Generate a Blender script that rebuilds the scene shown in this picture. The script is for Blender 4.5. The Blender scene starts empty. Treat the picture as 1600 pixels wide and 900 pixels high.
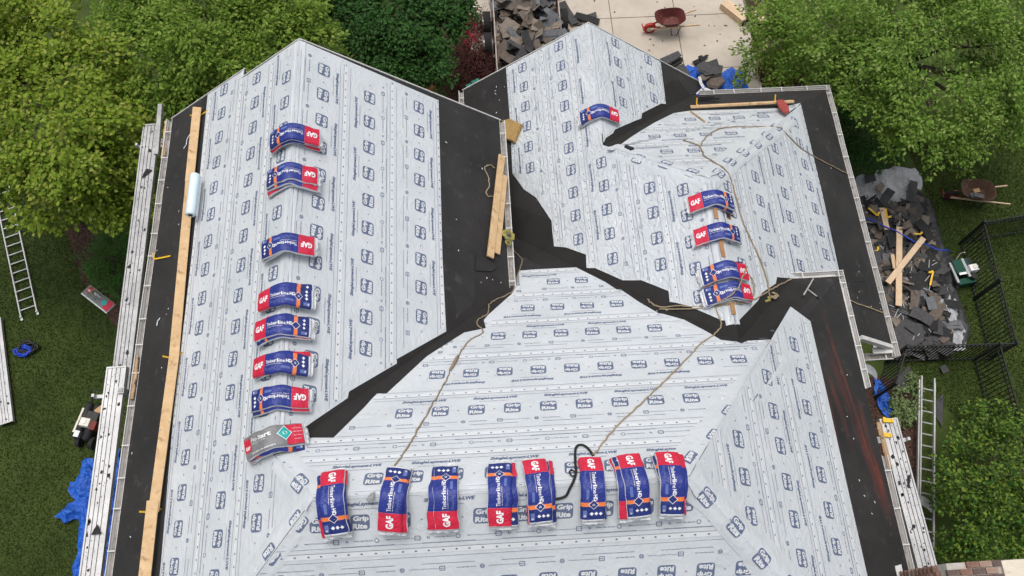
import bpy, bmesh, math, random
import numpy as np
from mathutils import Vector, Matrix, noise

R = math.radians
sc = bpy.context.scene
col = sc.collection

# ------------------------------------------------------------------ camera
FPX = 1260.76
PITCH, YAW, ROLL = R(66.408), R(4.1834), R(1.0006)
CAM = Vector((3.2993, -1.9648, 12.0))
fw = Vector((math.sin(YAW)*math.cos(PITCH), math.cos(YAW)*math.cos(PITCH), -math.sin(PITCH)))
_r = Vector((math.cos(YAW), -math.sin(YAW), 0)); _u = _r.cross(fw)
RT = math.cos(ROLL)*_r + math.sin(ROLL)*_u
UP = -math.sin(ROLL)*_r + math.cos(ROLL)*_u
cd = bpy.data.cameras.new('camera')
cam = bpy.data.objects.new('camera', cd); col.objects.link(cam)
cd.sensor_width = 36; cd.lens = 36*FPX/1600; cd.clip_end = 2000
m = Matrix((RT, UP, -fw)).transposed().to_4x4(); m.translation = CAM
cam.matrix_world = m
sc.camera = cam

# ------------------------------------------------------------------ world, sun, exposure (overcast day)
SUN_EL, SUN_AZ = R(80), R(335)          # azimuth clockwise from north
w = bpy.data.worlds.new('World'); sc.world = w; w.use_nodes = True
nt = w.node_tree
sky = nt.nodes.new('ShaderNodeTexSky'); sky.sky_type = 'NISHITA'; sky.sun_disc = False
sky.sun_elevation = SUN_EL; sky.sun_rotation = SUN_AZ
sky.air_density = 1.0; sky.dust_density = 6.0; sky.ozone_density = 1.0
hs = nt.nodes.new('ShaderNodeHueSaturation'); hs.inputs['Saturation'].default_value = 0.38; nt.links.new(sky.outputs[0], hs.inputs['Color'])
bgn = nt.nodes['Background']; nt.links.new(hs.outputs[0], bgn.inputs[0]); bgn.inputs[1].default_value = 0.15
sd = bpy.data.lights.new('sun', 'SUN'); sd.energy = 1.05; sd.angle = R(22); sd.color = (1.0, 0.965, 0.91)
sun = bpy.data.objects.new('sun', sd); col.objects.link(sun)
sdir = Vector((math.sin(SUN_AZ)*math.cos(SUN_EL), math.cos(SUN_AZ)*math.cos(SUN_EL), math.sin(SUN_EL)))
sun.rotation_euler = sdir.to_track_quat('Z', 'Y').to_euler(); sun.location = sdir*60
sc.view_settings.view_transform = 'Standard'; sc.view_settings.look = 'None'
sc.view_settings.gamma = 1.0; sc.view_settings.exposure = 0.1; sc.view_settings.use_curve_mapping = False
ZG = -8.7

# ------------------------------------------------------------------ roof numbers (metres; origin on the left ridge)
T = 0.75953
XW = 0.74453; HB = T*XW
YA = 8.5362; WW = 3.2964; WE = 3.7146
XE = 5.98338; WB = 4.35778
XC, ZC, YC, WC_ = 7.67198, -1.44436, 5.98413, 4.51676
XD, YD, WDW, WDE = 5.9376, 11.0982, 3.0177, 3.1218
ZD = ZC - T*(XC-XD)
YS = -4.05
SL = math.sqrt(1+T*T); K = 1/SL
PL = {'AE': (0, -T, 0), 'AW': (0, T, 0), 'BN': (HB, 0, -T), 'BS': (HB, 0, T), 'BE': (HB+T*XE, -T, 0),
      'WC': (ZC-T*XC, T, 0), 'CE': (ZC+T*XC, -T, 0), 'CN': (ZC+T*YC, 0, -T), 'DE': (ZD+T*XD, -T, 0)}
OR = {'AE': (0, 0), 'AW': (0, 0), 'BN': (0, 0), 'BS': (0, 0), 'BE': (XE, 0), 'WC': (XC, 0), 'CE': (XC, 0),
      'CN': (0, YC), 'DE': (XD, 0)}
DW = {'AE': (1, 0), 'AW': (-1, 0), 'BN': (0, 1), 'BS': (0, -1), 'BE': (1, 0), 'WC': (-1, 0), 'CE': (1, 0),
      'CN': (0, 1), 'DE': (1, 0)}
XJ = 9.38  # where the valley reaches the eave of the right wing
PLAN = {
 'AE': [(0, 0.7445), (WE, 0.7445+WE), (WE, YA), (0, YA)],
 'AW': [(0, YA), (-WW, YA), (-WW, YS), (XW+YS, YS), (XW, 0), (0, XW)],
 'BN': [(XW, 0), (XE, 0), (XE+WB, WB), (XJ, WB), (XC, 2.649), (3.2, 7.12), (3.2, 4.3), (WE, 0.7445+WE), (0, XW)],
 'BS': [(XW, 0), (XW+YS, YS), (XE-YS, YS), (XE, 0)],
 'BE': [(XE, 0), (XE-YS, YS), (XE+WB, YS), (XE+WB, WB)],
 'WC': [(XD-WDW, YD), (XD-WDW, 8.35), (3.2, 8.35), (3.2, 7.12), (XC, 2.649), (XC, YC), (XD, YC+XC-XD), (XD, YD)],
 'DE': [(XD, YD), (XD, YC+XC-XD), (XD+WDE, 10.83), (XD+WDE, YD)],
 'CN': [(XC, YC), (XC+WC_, YC+WC_), (8.73, YC+WC_), (XD, YC+XC-XD)],
 'CE': [(XC, YC), (XC, 2.649), (XJ, WB), (9.9, 4.0), (9.9, 3.55), (XC+WC_, 3.55), (XC+WC_, YC+WC_)],
}
XN, YN = -1.32, 8.72   # lower part of the left gable reaches a little farther out
PLAN['AW'] = [(0, YA), (XN, YA), (XN, YN), (-WW, YN), (-WW, YS), (XW+YS, YS), (XW, 0), (0, XW)]
def zat(pl, x, y):
    a, bx, by = PL[pl]; return a+bx*x+by*y
def nrm(pl):
    a, bx, by = PL[pl]; return Vector((-bx, -by, 1)).normalized()
def ray(u, v): return fw + RT*((u-800)/FPX) - UP*((v-450)/FPX)
def hit(pl, u, v, h=0.0):
    a, bx, by = PL[pl]; a += h*SL; q = ray(u, v)
    s = (a+bx*CAM.x+by*CAM.y-CAM.z)/(q.z-bx*q.x-by*q.y)
    return CAM+q*s
def G(u, v, z=ZG):
    q = ray(u, v); return CAM+q*((z-CAM.z)/q.z)
def inpoly(x, y, poly):
    c = False; n = len(poly); j = n-1
    for i in range(n):
        xi, yi = poly[i]; xj, yj = poly[j]
        if (yi > y) != (yj > y) and x < (xj-xi)*(y-yi)/(yj-yi)+xi: c = not c
        j = i
    return c
def roof_hit(u, v, h=0.0):
    best = None
    for pl, poly in PLAN.items():
        p = hit(pl, u, v, h)
        if inpoly(p.x, p.y, poly) and (best is None or p.z > best[0].z): best = (p, pl)
    if best is None: return G(u, v, -5), None
    return best
def roof_z(x, y):
    zs = [zat(pl, x, y) for pl, poly in PLAN.items() if inpoly(x, y, poly)]
    return max(zs) if zs else None

# ------------------------------------------------------------------ materials
def mat(name, c1, c2=None, scale=4.0, rough=0.8, bump=0.0, bscale=40.0, metal=0.0, spec=0.3, stretch=(1, 1, 1), detail=6.0,
        c3=None, s3=30.0, t3=(0.6, 0.7), bdist=0.02):
    mt = bpy.data.materials.new(name); mt.use_nodes = True
    n = mt.node_tree.nodes; L = mt.node_tree.links
    b = n['Principled BSDF']; b.inputs['Roughness'].default_value = rough; b.inputs['Metallic'].default_value = metal
    b.inputs['Specular IOR Level'].default_value = spec
    c1 = tuple(c1)+(1,)
    b.inputs['Base Color'].default_value = c1
    tc = n.new('ShaderNodeTexCoord'); mp = n.new('ShaderNodeMapping'); L.new(tc.outputs['Object'], mp.inputs[0])
    mp.inputs['Scale'].default_value = stretch
    out = None
    if c2 is not None:
        no = n.new('ShaderNodeTexNoise'); no.inputs['Scale'].default_value = scale; no.inputs['Detail'].default_value = detail
        no.inputs['Roughness'].default_value = 0.65
        L.new(mp.outputs[0], no.inputs['Vector'])
        rp = n.new('ShaderNodeValToRGB'); rp.color_ramp.elements[0].position = 0.33; rp.color_ramp.elements[1].position = 0.67
        rp.color_ramp.elements[0].color = c1; rp.color_ramp.elements[1].color = tuple(c2)+(1,)
        L.new(no.outputs[0], rp.inputs[0]); out = rp.outputs[0]
        if c3 is not None:
            n3 = n.new('ShaderNodeTexNoise'); n3.inputs['Scale'].default_value = s3; n3.inputs['Detail'].default_value = 4
            L.new(mp.outputs[0], n3.inputs['Vector'])
            r3 = n.new('ShaderNodeValToRGB'); r3.color_ramp.elements[0].position = t3[0]; r3.color_ramp.elements[1].position = t3[1]
            L.new(n3.outputs[0], r3.inputs[0])
            mx = n.new('ShaderNodeMix'); mx.data_type = 'RGBA'
            L.new(r3.outputs[0], mx.inputs[0]); L.new(out, mx.inputs[6]); mx.inputs[7].default_value = tuple(c3)+(1,)
            out = mx.outputs[2]
        L.new(out, b.inputs['Base Color'])
    if bump > 0:
        nb = n.new('ShaderNodeTexNoise'); nb.inputs['Scale'].default_value = bscale; nb.inputs['Detail'].default_value = 5
        L.new(mp.outputs[0], nb.inputs['Vector'])
        bp = n.new('ShaderNodeBump'); bp.inputs['Strength'].default_value = bump; bp.inputs['Distance'].default_value = bdist
        L.new(nb.outputs[0], bp.inputs['Height']); L.new(bp.outputs[0], b.inputs['Normal'])
    return mt

def leaf_mat(name, cols, trans=0.42):
    mt = bpy.data.materials.new(name); mt.use_nodes = True
    n = mt.node_tree.nodes; L = mt.node_tree.links
    b = n['Principled BSDF']; b.inputs['Roughness'].default_value = 0.6; b.inputs['Specular IOR Level'].default_value = 0.2
    ge = n.new('ShaderNodeNewGeometry'); rp = n.new('ShaderNodeValToRGB')
    els = rp.color_ramp.elements
    while len(els) < len(cols): els.new(0.5)
    for i, c in enumerate(cols):
        els[i].position = i/(len(cols)-1); els[i].color = tuple(c)+(1,)
    L.new(ge.outputs['Random Per Island'], rp.inputs[0]); L.new(rp.outputs[0], b.inputs['Base Color'])
    tr = n.new('ShaderNodeBsdfTranslucent'); L.new(rp.outputs[0], tr.inputs['Color'])
    mx = n.new('ShaderNodeMixShader'); mx.inputs[0].default_value = trans
    L.new(b.outputs[0], mx.inputs[1]); L.new(tr.outputs[0], mx.inputs[2]); L.new(mx.outputs[0], n['Material Output'].inputs[0])
    return mt

M = {}
def paper_mat(name='underlayment_paper', bs=.55, bd=.02, sc1=2.6):
    mt = bpy.data.materials.new(name); mt.use_nodes = True
    n = mt.node_tree.nodes; L = mt.node_tree.links
    b = n['Principled BSDF']; b.inputs['Roughness'].default_value = 0.33; b.inputs['Specular IOR Level'].default_value = 0.5
    tc = n.new('ShaderNodeTexCoord')
    no = n.new('ShaderNodeTexNoise'); no.inputs['Scale'].default_value = 1.1; no.inputs['Detail'].default_value = 8; no.inputs['Roughness'].default_value = 0.6
    L.new(tc.outputs['Object'], no.inputs['Vector'])
    rp = n.new('ShaderNodeValToRGB'); rp.color_ramp.elements[0].position = 0.3; rp.color_ramp.elements[1].position = 0.7
    rp.color_ramp.elements[0].color = (0.485, 0.52, 0.548, 1); rp.color_ramp.elements[1].color = (0.575, 0.605, 0.63, 1)
    L.new(no.outputs[0], rp.inputs[0])
    # faint foot scuffs
    n2 = n.new('ShaderNodeTexNoise'); n2.inputs['Scale'].default_value = 3; n2.inputs['Detail'].default_value = 7
    L.new(tc.outputs['Object'], n2.inputs['Vector'])
    r2 = n.new('ShaderNodeValToRGB'); r2.color_ramp.elements[0].position = 0.60; r2.color_ramp.elements[1].position = 0.80
    r2.color_ramp.elements[1].color = (0.45, 0.45, 0.45, 1)
    L.new(n2.outputs[0], r2.inputs[0])
    mx = n.new('ShaderNodeMix'); mx.data_type = 'RGBA'; L.new(r2.outputs[0], mx.inputs[0]); L.new(rp.outputs[0], mx.inputs[6])
    mx.inputs[7].default_value = (0.42, 0.43, 0.44, 1); L.new(mx.outputs[2], b.inputs['Base Color'])
    # film wrinkles
    w1 = n.new('ShaderNodeTexNoise'); w1.noise_type = 'RIDGED_MULTIFRACTAL'; w1.inputs['Scale'].default_value = sc1
    w1.inputs['Detail'].default_value = 2.5; w1.inputs['Distortion'].default_value = 0.6
    mp = n.new('ShaderNodeMapping'); mp.inputs['Rotation'].default_value = (0.3, 0.2, 0.7); mp.inputs['Scale'].default_value = (1.5, 0.9, 1.2)
    L.new(tc.outputs['Object'], mp.inputs[0]); L.new(mp.outputs[0], w1.inputs['Vector'])
    w2 = n.new('ShaderNodeTexNoise'); w2.inputs['Scale'].default_value = 5; w2.inputs['Detail'].default_value = 3; w2.inputs['Roughness'].default_value = 0.45; w2.inputs['Distortion'].default_value = 1.6
    L.new(mp.outputs[0], w2.inputs['Vector'])
    ad = n.new('ShaderNodeMath'); ad.operation = 'MULTIPLY_ADD'; ad.inputs[1].default_value = 0.55
    L.new(w1.outputs[0], ad.inputs[0]); L.new(w2.outputs[0], ad.inputs[2])
    bp = n.new('ShaderNodeBump'); bp.inputs['Strength'].default_value = bs; bp.inputs['Distance'].default_value = bd
    L.new(ad.outputs[0], bp.inputs['Height']); L.new(bp.outputs[0], b.inputs['Normal'])
    return mt
M['paper'] = paper_mat(bs=.7, bd=.02, sc1=1.9)
M['paper_loose'] = paper_mat('loose_wrinkled_paper', .85, .045, 1.2)
M['paper_edge'] = mat('paper_edge_band', (0.64, 0.66, 0.675), (0.57, 0.595, 0.61), 6, 0.45, 0.3, 20, bdist=0.005)
M['navy_ink'] = mat('navy_print', (0.092, 0.12, 0.20), (0.142, 0.17, 0.26), 9, 0.5, spec=0.3)
M['grey_ink'] = mat('grey_print', (0.15, 0.17, 0.23), (0.27, 0.29, 0.35), 12, 0.5)
M['membrane'] = mat('ice_water_membrane', (0.0185, 0.0178, 0.0178), (0.032, 0.0305, 0.030), .9, 0.78, 0.6, 26, spec=0.3, c3=(0.085, 0.08, 0.075), s3=5, t3=(0.60, 0.95), bdist=0.01, detail=10)
M['valley'] = mat('valley_membrane', (0.015, 0.014, 0.0135), (0.023, 0.0215, 0.0205), 1.7, 0.75, 0.5, 60, spec=0.3, bdist=0.006)
M['wood'] = mat('plank_wood', (0.50, 0.33, 0.17), (0.62, 0.44, 0.25), 5, 0.75, 0.3, 60, stretch=(1.0, 1.0, 1.0), c3=(0.33, 0.20, 0.10), s3=8, t3=(0.58, 0.75), bdist=0.004)
M['old_wood'] = mat('weathered_wood', (0.36, 0.24, 0.13), (0.50, 0.35, 0.21), 9, 0.85, 0.4, 50, c3=(0.14, 0.10, 0.07), s3=11, t3=(0.55, 0.7))
M['alu'] = mat('scuffed_aluminium', (0.38, 0.38, 0.385), (0.55, 0.55, 0.55), 2, 0.45, 0.2, 90, metal=0.35, c3=(0.28, 0.28, 0.28), s3=16, t3=(0.62, 0.74), bdist=0.003)
M['alu_dark'] = mat('grimy_aluminium', (0.25, 0.25, 0.25), (0.42, 0.42, 0.41), 6, 0.6, 0.2, 40, metal=0.3)
M['gutter'] = mat('white_gutter_paint', (0.48, 0.475, 0.46), (0.60, 0.59, 0.575), 4, 0.5, 0.1, 40, c3=(0.30, 0.28, 0.25), s3=7, t3=(0.62, 0.8))
M['gutter_in'] = mat('gutter_inner_dirt', (0.20, 0.18, 0.16), (0.36, 0.34, 0.32), 7, 0.8, 0.4, 30)
M['siding'] = mat('house_siding', (0.40, 0.36, 0.31), (0.46, 0.42, 0.36), 3, 0.8, 0.2, 30)
M['rust_deck'] = mat('bare_deck_wood', (0.27, 0.14, 0.065), (0.36, 0.20, 0.095), 8, 0.85, 0.3, 40)
M['black'] = mat('black_plastic', (0.018, 0.018, 0.019), (0.03, 0.03, 0.03), 6, 0.5, 0.1, 30)
M['blackmetal'] = mat('black_fence_paint', (0.012, 0.012, 0.013), (0.02, 0.02, 0.02), 6, 0.45)
M['rope'] = mat('tan_rope', (0.36, 0.29, 0.19), (0.24, 0.19, 0.12), 30, 0.9, 0.6, 160, bdist=0.004)
M['rope_old'] = mat('grey_brown_rope', (0.20, 0.155, 0.105), (0.28, 0.22, 0.15), 30, 0.9, 0.6, 160, bdist=0.004)
M['rope_yellow'] = mat('yellow_green_rope', (0.42, 0.38, 0.10), (0.20, 0.18, 0.07), 24, 0.85, 0.5, 120)
M['strap'] = mat('black_webbing', (0.014, 0.014, 0.015), (0.025, 0.025, 0.026), 60, 0.8, 0.4, 200)
M['yellow'] = mat('yellow_bracket_paint', (0.72, 0.42, 0.02), (0.80, 0.52, 0.05), 8, 0.5, c3=(0.35, 0.20, 0.05), s3=10, t3=(0.65, 0.8))
M['rollfilm'] = mat('pale_blue_roll', (0.56, 0.68, 0.74), (0.64, 0.74, 0.79), 3, 0.35, 0.15, 14)
M['foam'] = mat('tan_foam', (0.33, 0.21, 0.075), (0.42, 0.28, 0.11), 9, 0.95, 0.6, 40, c3=(0.15, 0.10, 0.05), s3=13, t3=(0.62, 0.7))
M['redfoam'] = mat('red_rubber', (0.28, 0.045, 0.04), (0.36, 0.07, 0.06), 8, 0.7, 0.3, 30)
M['concrete'] = mat('broom_concrete', (0.41, 0.36, 0.30), (0.50, 0.445, 0.38), 1.1, 0.9, 0.3, 120, c3=(0.36, 0.31, 0.26), s3=3.5, t3=(0.58, 0.85), bdist=0.004)
M['joint'] = mat('joint_dirt', (0.13, 0.11, 0.09), (0.20, 0.17, 0.14), 9, 0.95)
M['mulch'] = mat('bark_mulch', (0.045, 0.024, 0.018), (0.11, 0.06, 0.042), 14, 0.95, 1.0, 30, c3=(0.02, 0.014, 0.012), s3=22, t3=(0.5, 0.62), bdist=0.05)
M['lawn'] = mat('lawn', (0.027, 0.048, 0.009), (0.062, 0.088, 0.018), 0.5, 0.95, 0.6, 45, c3=(0.085, 0.10, 0.028), s3=26, t3=(0.58, 0.9), bdist=0.05, detail=12)
M['blue_tarp'] = mat('blue_tarpaulin', (0.010, 0.075, 0.42), (0.018, 0.13, 0.58), 4, 0.36, 1.0, 9, spec=0.5, bdist=0.09)
M['grey_tarp'] = mat('silver_grey_tarpaulin', (0.34, 0.35, 0.37), (0.46, 0.47, 0.49), 4, 0.45, 1.0, 7, bdist=0.10)
M['dark_tarp'] = mat('black_side_tarpaulin', (0.022, 0.023, 0.025), (0.045, 0.046, 0.05), 4, 0.5, 0.4, 14)
SH = [mat('shingle_charcoal', (0.050, 0.050, 0.053), (0.080, 0.078, 0.078), 14, 0.9, 0.6, 220, bdist=0.004),
      mat('shingle_weathered_brown', (0.16, 0.13, 0.105), (0.23, 0.19, 0.155), 14, 0.95, 0.6, 220, bdist=0.004),
      mat('shingle_dark_brown', (0.095, 0.076, 0.062), (0.145, 0.12, 0.10), 14, 0.95, 0.6, 220, bdist=0.004),
      mat('shingle_slate_grey', (0.10, 0.105, 0.115), (0.16, 0.165, 0.175), 14, 0.9, 0.6, 220, bdist=0.004),
      mat('shingle_black', (0.018, 0.018, 0.019), (0.03, 0.03, 0.031), 14, 0.85, 0.6, 220, bdist=0.004)]
M['white_scrap'] = mat('pale_backing_strip', (0.26, 0.265, 0.28), (0.42, 0.42, 0.43), 9, 0.6)
M['barrow_red'] = mat('maroon_barrow_paint', (0.085, 0.022, 0.022), (0.13, 0.035, 0.03), 6, 0.5, c3=(0.18, 0.10, 0.06), s3=9, t3=(0.6, 0.75))
M['barrow_rust'] = mat('rusty_barrow_paint', (0.085, 0.045, 0.03), (0.14, 0.085, 0.055), 8, 0.75, c3=(0.20, 0.15, 0.10), s3=9, t3=(0.6, 0.75))
M['red'] = mat('red_paint', (0.42, 0.03, 0.02), (0.30, 0.03, 0.02), 6, 0.45)
M['dullred'] = mat('worn_red_paint', (0.20, 0.03, 0.025), (0.12, 0.025, 0.02), 9, 0.6)
M['green'] = mat('dark_green_paint', (0.008, 0.055, 0.035), (0.012, 0.075, 0.05), 6, 0.4)
M['steel'] = mat('dull_steel', (0.40, 0.41, 0.42), (0.52, 0.52, 0.53), 9, 0.4, metal=0.6)
M['cream'] = mat('cream_engine_shroud', (0.62, 0.58, 0.48), (0.70, 0.66, 0.57), 5, 0.45)
M['white'] = mat('white_plastic', (0.72, 0.73, 0.74), (0.80, 0.80, 0.80), 5, 0.4)
M['tyre'] = mat('tyre_rubber', (0.016, 0.016, 0.016), (0.028, 0.027, 0.026), 12, 0.85, 0.4, 60)
M['trailer'] = mat('weathered_trailer_board', (0.33, 0.27, 0.24), (0.45, 0.38, 0.34), 8, 0.85, 0.4, 40)
M['bark'] = mat('bark', (0.075, 0.060, 0.047), (0.14, 0.115, 0.09), 9, 0.95, 0.8, 30)
M['palebark'] = mat('pale_bark', (0.30, 0.27, 0.23), (0.42, 0.39, 0.35), 9, 0.9, 0.8, 30)
BR = [mat('brick_red_brown', (0.155, 0.085, 0.062), (0.235, 0.14, 0.105), 14, 0.9, 0.5, 60),
      mat('brick_pinkish', (0.25, 0.165, 0.13), (0.33, 0.235, 0.19), 14, 0.9, 0.5, 60),
      mat('brick_dark', (0.085, 0.062, 0.055), (0.15, 0.105, 0.09), 14, 0.9, 0.5, 60)]
M['mortar'] = mat('mortar', (0.36, 0.33, 0.29), (0.44, 0.41, 0.37), 9, 0.95, 0.3, 40)
M['cap'] = mat('chimney_crown_cement', (0.55, 0.49, 0.39), (0.64, 0.58, 0.48), 3, 0.85, 0.3, 40, c3=(0.40, 0.35, 0.28), s3=8, t3=(0.6, 0.8))
M['cardboard'] = mat('brown_cardboard', (0.42, 0.27, 0.14), (0.50, 0.34, 0.19), 5, 0.85)
M['beam'] = mat('new_lumber', (0.56, 0.40, 0.26), (0.66, 0.50, 0.34), 6, 0.8, 0.2, 40)
M['teal'] = mat('teal_plastic', (0.02, 0.25, 0.20), (0.03, 0.33, 0.26), 5, 0.4)
M['blue_hose'] = mat('blue_hose', (0.015, 0.05, 0.42), (0.02, 0.07, 0.50), 5, 0.4)
M['orange_pot'] = mat('terracotta', (0.38, 0.10, 0.04), (0.46, 0.14, 0.06), 5, 0.7)
# bundle wrapper inks
M['w_film'] = mat('white_wrapper_film', (0.66, 0.68, 0.71), (0.78, 0.79, 0.80), 8, 0.3, 0.9, 34, spec=0.5, bdist=0.02)
M['w_red'] = mat('wrapper_red', (0.54, 0.012, 0.045), (0.60, 0.02, 0.06), 4, 0.33, 0.9, 34, spec=0.5, bdist=0.02)
M['w_blue'] = mat('wrapper_blue', (0.012, 0.024, 0.19), (0.018, 0.034, 0.24), 5, 0.33, 0.9, 34, spec=0.5, bdist=0.02)
M['w_navy'] = mat('wrapper_navy', (0.010, 0.020, 0.13), (0.018, 0.032, 0.18), 5, 0.33, 0.9, 34, spec=0.5, bdist=0.02)
M['w_orange'] = mat('wrapper_orange', (0.78, 0.17, 0.04), (0.84, 0.22, 0.06), 5, 0.35, 0.9, 34, spec=0.5, bdist=0.02)
M['w_grey'] = mat('wrapper_grey', (0.17, 0.175, 0.18), (0.22, 0.22, 0.225), 5, 0.35, 0.9, 34, spec=0.5, bdist=0.02)
M['w_teal'] = mat('wrapper_teal', (0.01, 0.36, 0.34), (0.015, 0.42, 0.40), 5, 0.35, spec=0.5)
M['w_white'] = mat('wrapper_white_ink', (0.80, 0.81, 0.82), (0.74, 0.75, 0.76), 6, 0.35, spec=0.5)
M['w_pale'] = mat('wrapper_pale_blue_ink', (0.13, 0.18, 0.42), (0.10, 0.14, 0.36), 6, 0.35)

def chalk_membrane():
    mt = M['membrane'].copy(); mt.name = 'membrane_with_red_chalk'
    n = mt.node_tree.nodes; L = mt.node_tree.links; b = n['Principled BSDF']
    src = b.inputs['Base Color'].links[0].from_socket
    tc = n.new('ShaderNodeTexCoord'); sp = n.new('ShaderNodeSeparateXYZ'); L.new(tc.outputs['Object'], sp.inputs[0])
    def math_(op, a, bb, c=None):
        q = n.new('ShaderNodeMath'); q.operation = op
        for i, x in enumerate((a, bb, c)):
            if x is None: continue
            if isinstance(x, (int, float)): q.inputs[i].default_value = x
            else: L.new(x, q.inputs[i])
        return q.outputs[0]
    no = n.new('ShaderNodeTexNoise'); no.inputs['Scale'].default_value = 1.0; no.inputs['Detail'].default_value = 9; no.inputs['Roughness'].default_value = 0.7
    mp = n.new('ShaderNodeMapping'); mp.inputs['Scale'].default_value = (9, 0.8, 1); L.new(tc.outputs['Object'], mp.inputs[0]); L.new(mp.outputs[0], no.inputs['Vector'])
    n2 = n.new('ShaderNodeTexNoise'); n2.inputs['Scale'].default_value = 0.9; n2.inputs['Detail'].default_value = 5
    L.new(tc.outputs['Object'], n2.inputs['Vector'])
    tot = None
    pts = [(hit('BE', 1290, 500), hit('BE', 1392, 815), 0.035, 0.75), (hit('BE', 1268, 508), hit('BE', 1345, 860), 0.03, 0.35),
           (hit('BE', 1300, 560), hit('BE', 1385, 800), 0.09, 0.35), (hit('BE', 1345, 640), hit('BE', 1390, 800), 0.05, 0.95), (hit('BE', 1296, 590), hit('BE', 1330, 700), 0.05, 0.5)]
    for p, q, wd, st in pts:
        sl = (q.x-p.x)/(q.y-p.y)
        ln = math_('MULTIPLY_ADD', sp.outputs[1], sl, p.x-sl*p.y)
        wob = math_('MULTIPLY_ADD', n2.outputs[0], 0.16, -0.08)
        d = math_('ABSOLUTE', math_('SUBTRACT', math_('ADD', sp.outputs[0], wob), ln), 0)
        mr = n.new('ShaderNodeMapRange'); mr.inputs[1].default_value = 0; mr.inputs[2].default_value = wd*2; mr.inputs[3].default_value = st; mr.inputs[4].default_value = 0
        mr.interpolation_type = 'SMOOTHSTEP'; L.new(d, mr.inputs[0])
        lo, hi = min(p.y, q.y), max(p.y, q.y)
        e1 = n.new('ShaderNodeMapRange'); e1.inputs[1].default_value = lo-.3; e1.inputs[2].default_value = lo+.5; L.new(sp.outputs[1], e1.inputs[0])
        e2 = n.new('ShaderNodeMapRange'); e2.inputs[1].default_value = hi-.5; e2.inputs[2].default_value = hi+.3; e2.inputs[3].default_value = 1; e2.inputs[4].default_value = 0; L.new(sp.outputs[1], e2.inputs[0])
        v = math_('MULTIPLY', math_('MULTIPLY', mr.outputs[0], e1.outputs[0]), e2.outputs[0])
        tot = v if tot is None else math_('MAXIMUM', tot, v)
    rr = n.new('ShaderNodeMapRange'); rr.inputs[1].default_value = 0.38; rr.inputs[2].default_value = 0.68; L.new(no.outputs[0], rr.inputs[0])
    f = math_('MULTIPLY', tot, rr.outputs[0])
    mx = n.new('ShaderNodeMix'); mx.data_type = 'RGBA'; f = math_('MULTIPLY', f, .92); L.new(f, mx.inputs[0]); L.new(src, mx.inputs[6]); mx.inputs[7].default_value = (0.26, 0.045, 0.025, 1)
    L.new(mx.outputs[2], b.inputs['Base Color'])
    return mt
M['chalk'] = chalk_membrane()

# ------------------------------------------------------------------ mesh helpers
class MB:
    def __init__(s): s.v = []; s.f = []; s.m = []
    def add(s, vs, fs, mi=0, X=None):
        o = len(s.v)
        s.v += [tuple(X @ Vector(p)) if X is not None else tuple(p) for p in vs]
        s.f += [tuple(i+o for i in f) for f in fs]; s.m += [mi]*len(fs)
    def box(s, c, size, X=None, mi=0, rz=0.0, taper=1.0):
        a, b, h = (d/2 for d in size); vs = []
        cz, sz = math.cos(rz), math.sin(rz)
        for z in (-h, h):
            k = taper if z > 0 else 1
            for x, y in ((-a, -b), (a, -b), (a, b), (-a, b)):
                x *= k; y *= k
                vs.append((c[0]+x*cz-y*sz, c[1]+x*sz+y*cz, c[2]+z))
        s.add(vs, [(3, 2, 1, 0), (4, 5, 6, 7), (0, 1, 5, 4), (1, 2, 6, 5), (2, 3, 7, 6), (3, 0, 4, 7)], mi, X)
    def beam(s, p, q, wd, th, up=Vector((0, 0, 1)), mi=0, ch=0.0):
        p, q = Vector(p), Vector(q); d = (q-p); L = d.length; d.normalize()
        sx = d.cross(up).normalized(); uz = sx.cross(d)
        X = Matrix((d, sx, uz)).transposed().to_4x4(); X.translation = (p+q)/2
        s.box((0, 0, 0), (L, wd, th), X, mi)
    def tube(s, pts, r, n=6, mi=0, caps=True):
        pts = [Vector(p) for p in pts]; rings = []; k = len(pts)
        rr = r if isinstance(r, (list, tuple)) else [r]*k
        prev = None; vs = []
        for i, p in enumerate(pts):
            d = (pts[min(i+1, k-1)]-pts[max(i-1, 0)])
            if d.length < 1e-7: d = Vector((0, 0, 1))
            d.normalize()
            a = prev if prev is not None else (Vector((0, 0, 1)) if abs(d.z) < 0.9 else Vector((1, 0, 0)))
            x = (a-d*a.dot(d)).normalized(); prev = x; y = d.cross(x)
            for j in range(n):
                t = 2*math.pi*j/n; vs.append(p+(x*math.cos(t)+y*math.sin(t))*rr[i])
        fs = []
        for i in range(k-1):
            for j in range(n):
                fs.append((i*n+j, i*n+(j+1) % n, (i+1)*n+(j+1) % n, (i+1)*n+j))
        if caps: fs.append(tuple(range(n-1, -1, -1))); fs.append(tuple((k-1)*n+j for j in range(n)))
        s.add(vs, fs, mi)
    def cyl(s, p, q, r, n=14, mi=0, r2=None): s.tube([p, q], [r, r if r2 is None else r2], n, mi)
    def prism(s, poly, up, mi=0):
        n = len(poly); poly = [Vector(p) for p in poly]; up = Vector(up)
        vs = poly+[p+up for p in poly]
        fs = [tuple(range(n-1, -1, -1)), tuple(range(n, 2*n))]+[(i, (i+1) % n, (i+1) % n+n, i+n) for i in range(n)]
        s.add(vs, fs, mi)
    def build(s, name, mats, parent=None, smooth=False, **kw):
        me = bpy.data.meshes.new(name); me.from_pydata(s.v, [], s.f)
        mats = mats if isinstance(mats, (list, tuple)) else [mats]
        for a in mats: me.materials.append(M[a] if isinstance(a, str) else a)
        me.polygons.foreach_set('material_index', s.m)
        if smooth: me.polygons.foreach_set('use_smooth', [True]*len(s.f))
        me.update()
        return link(name, me, parent, **kw)
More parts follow.
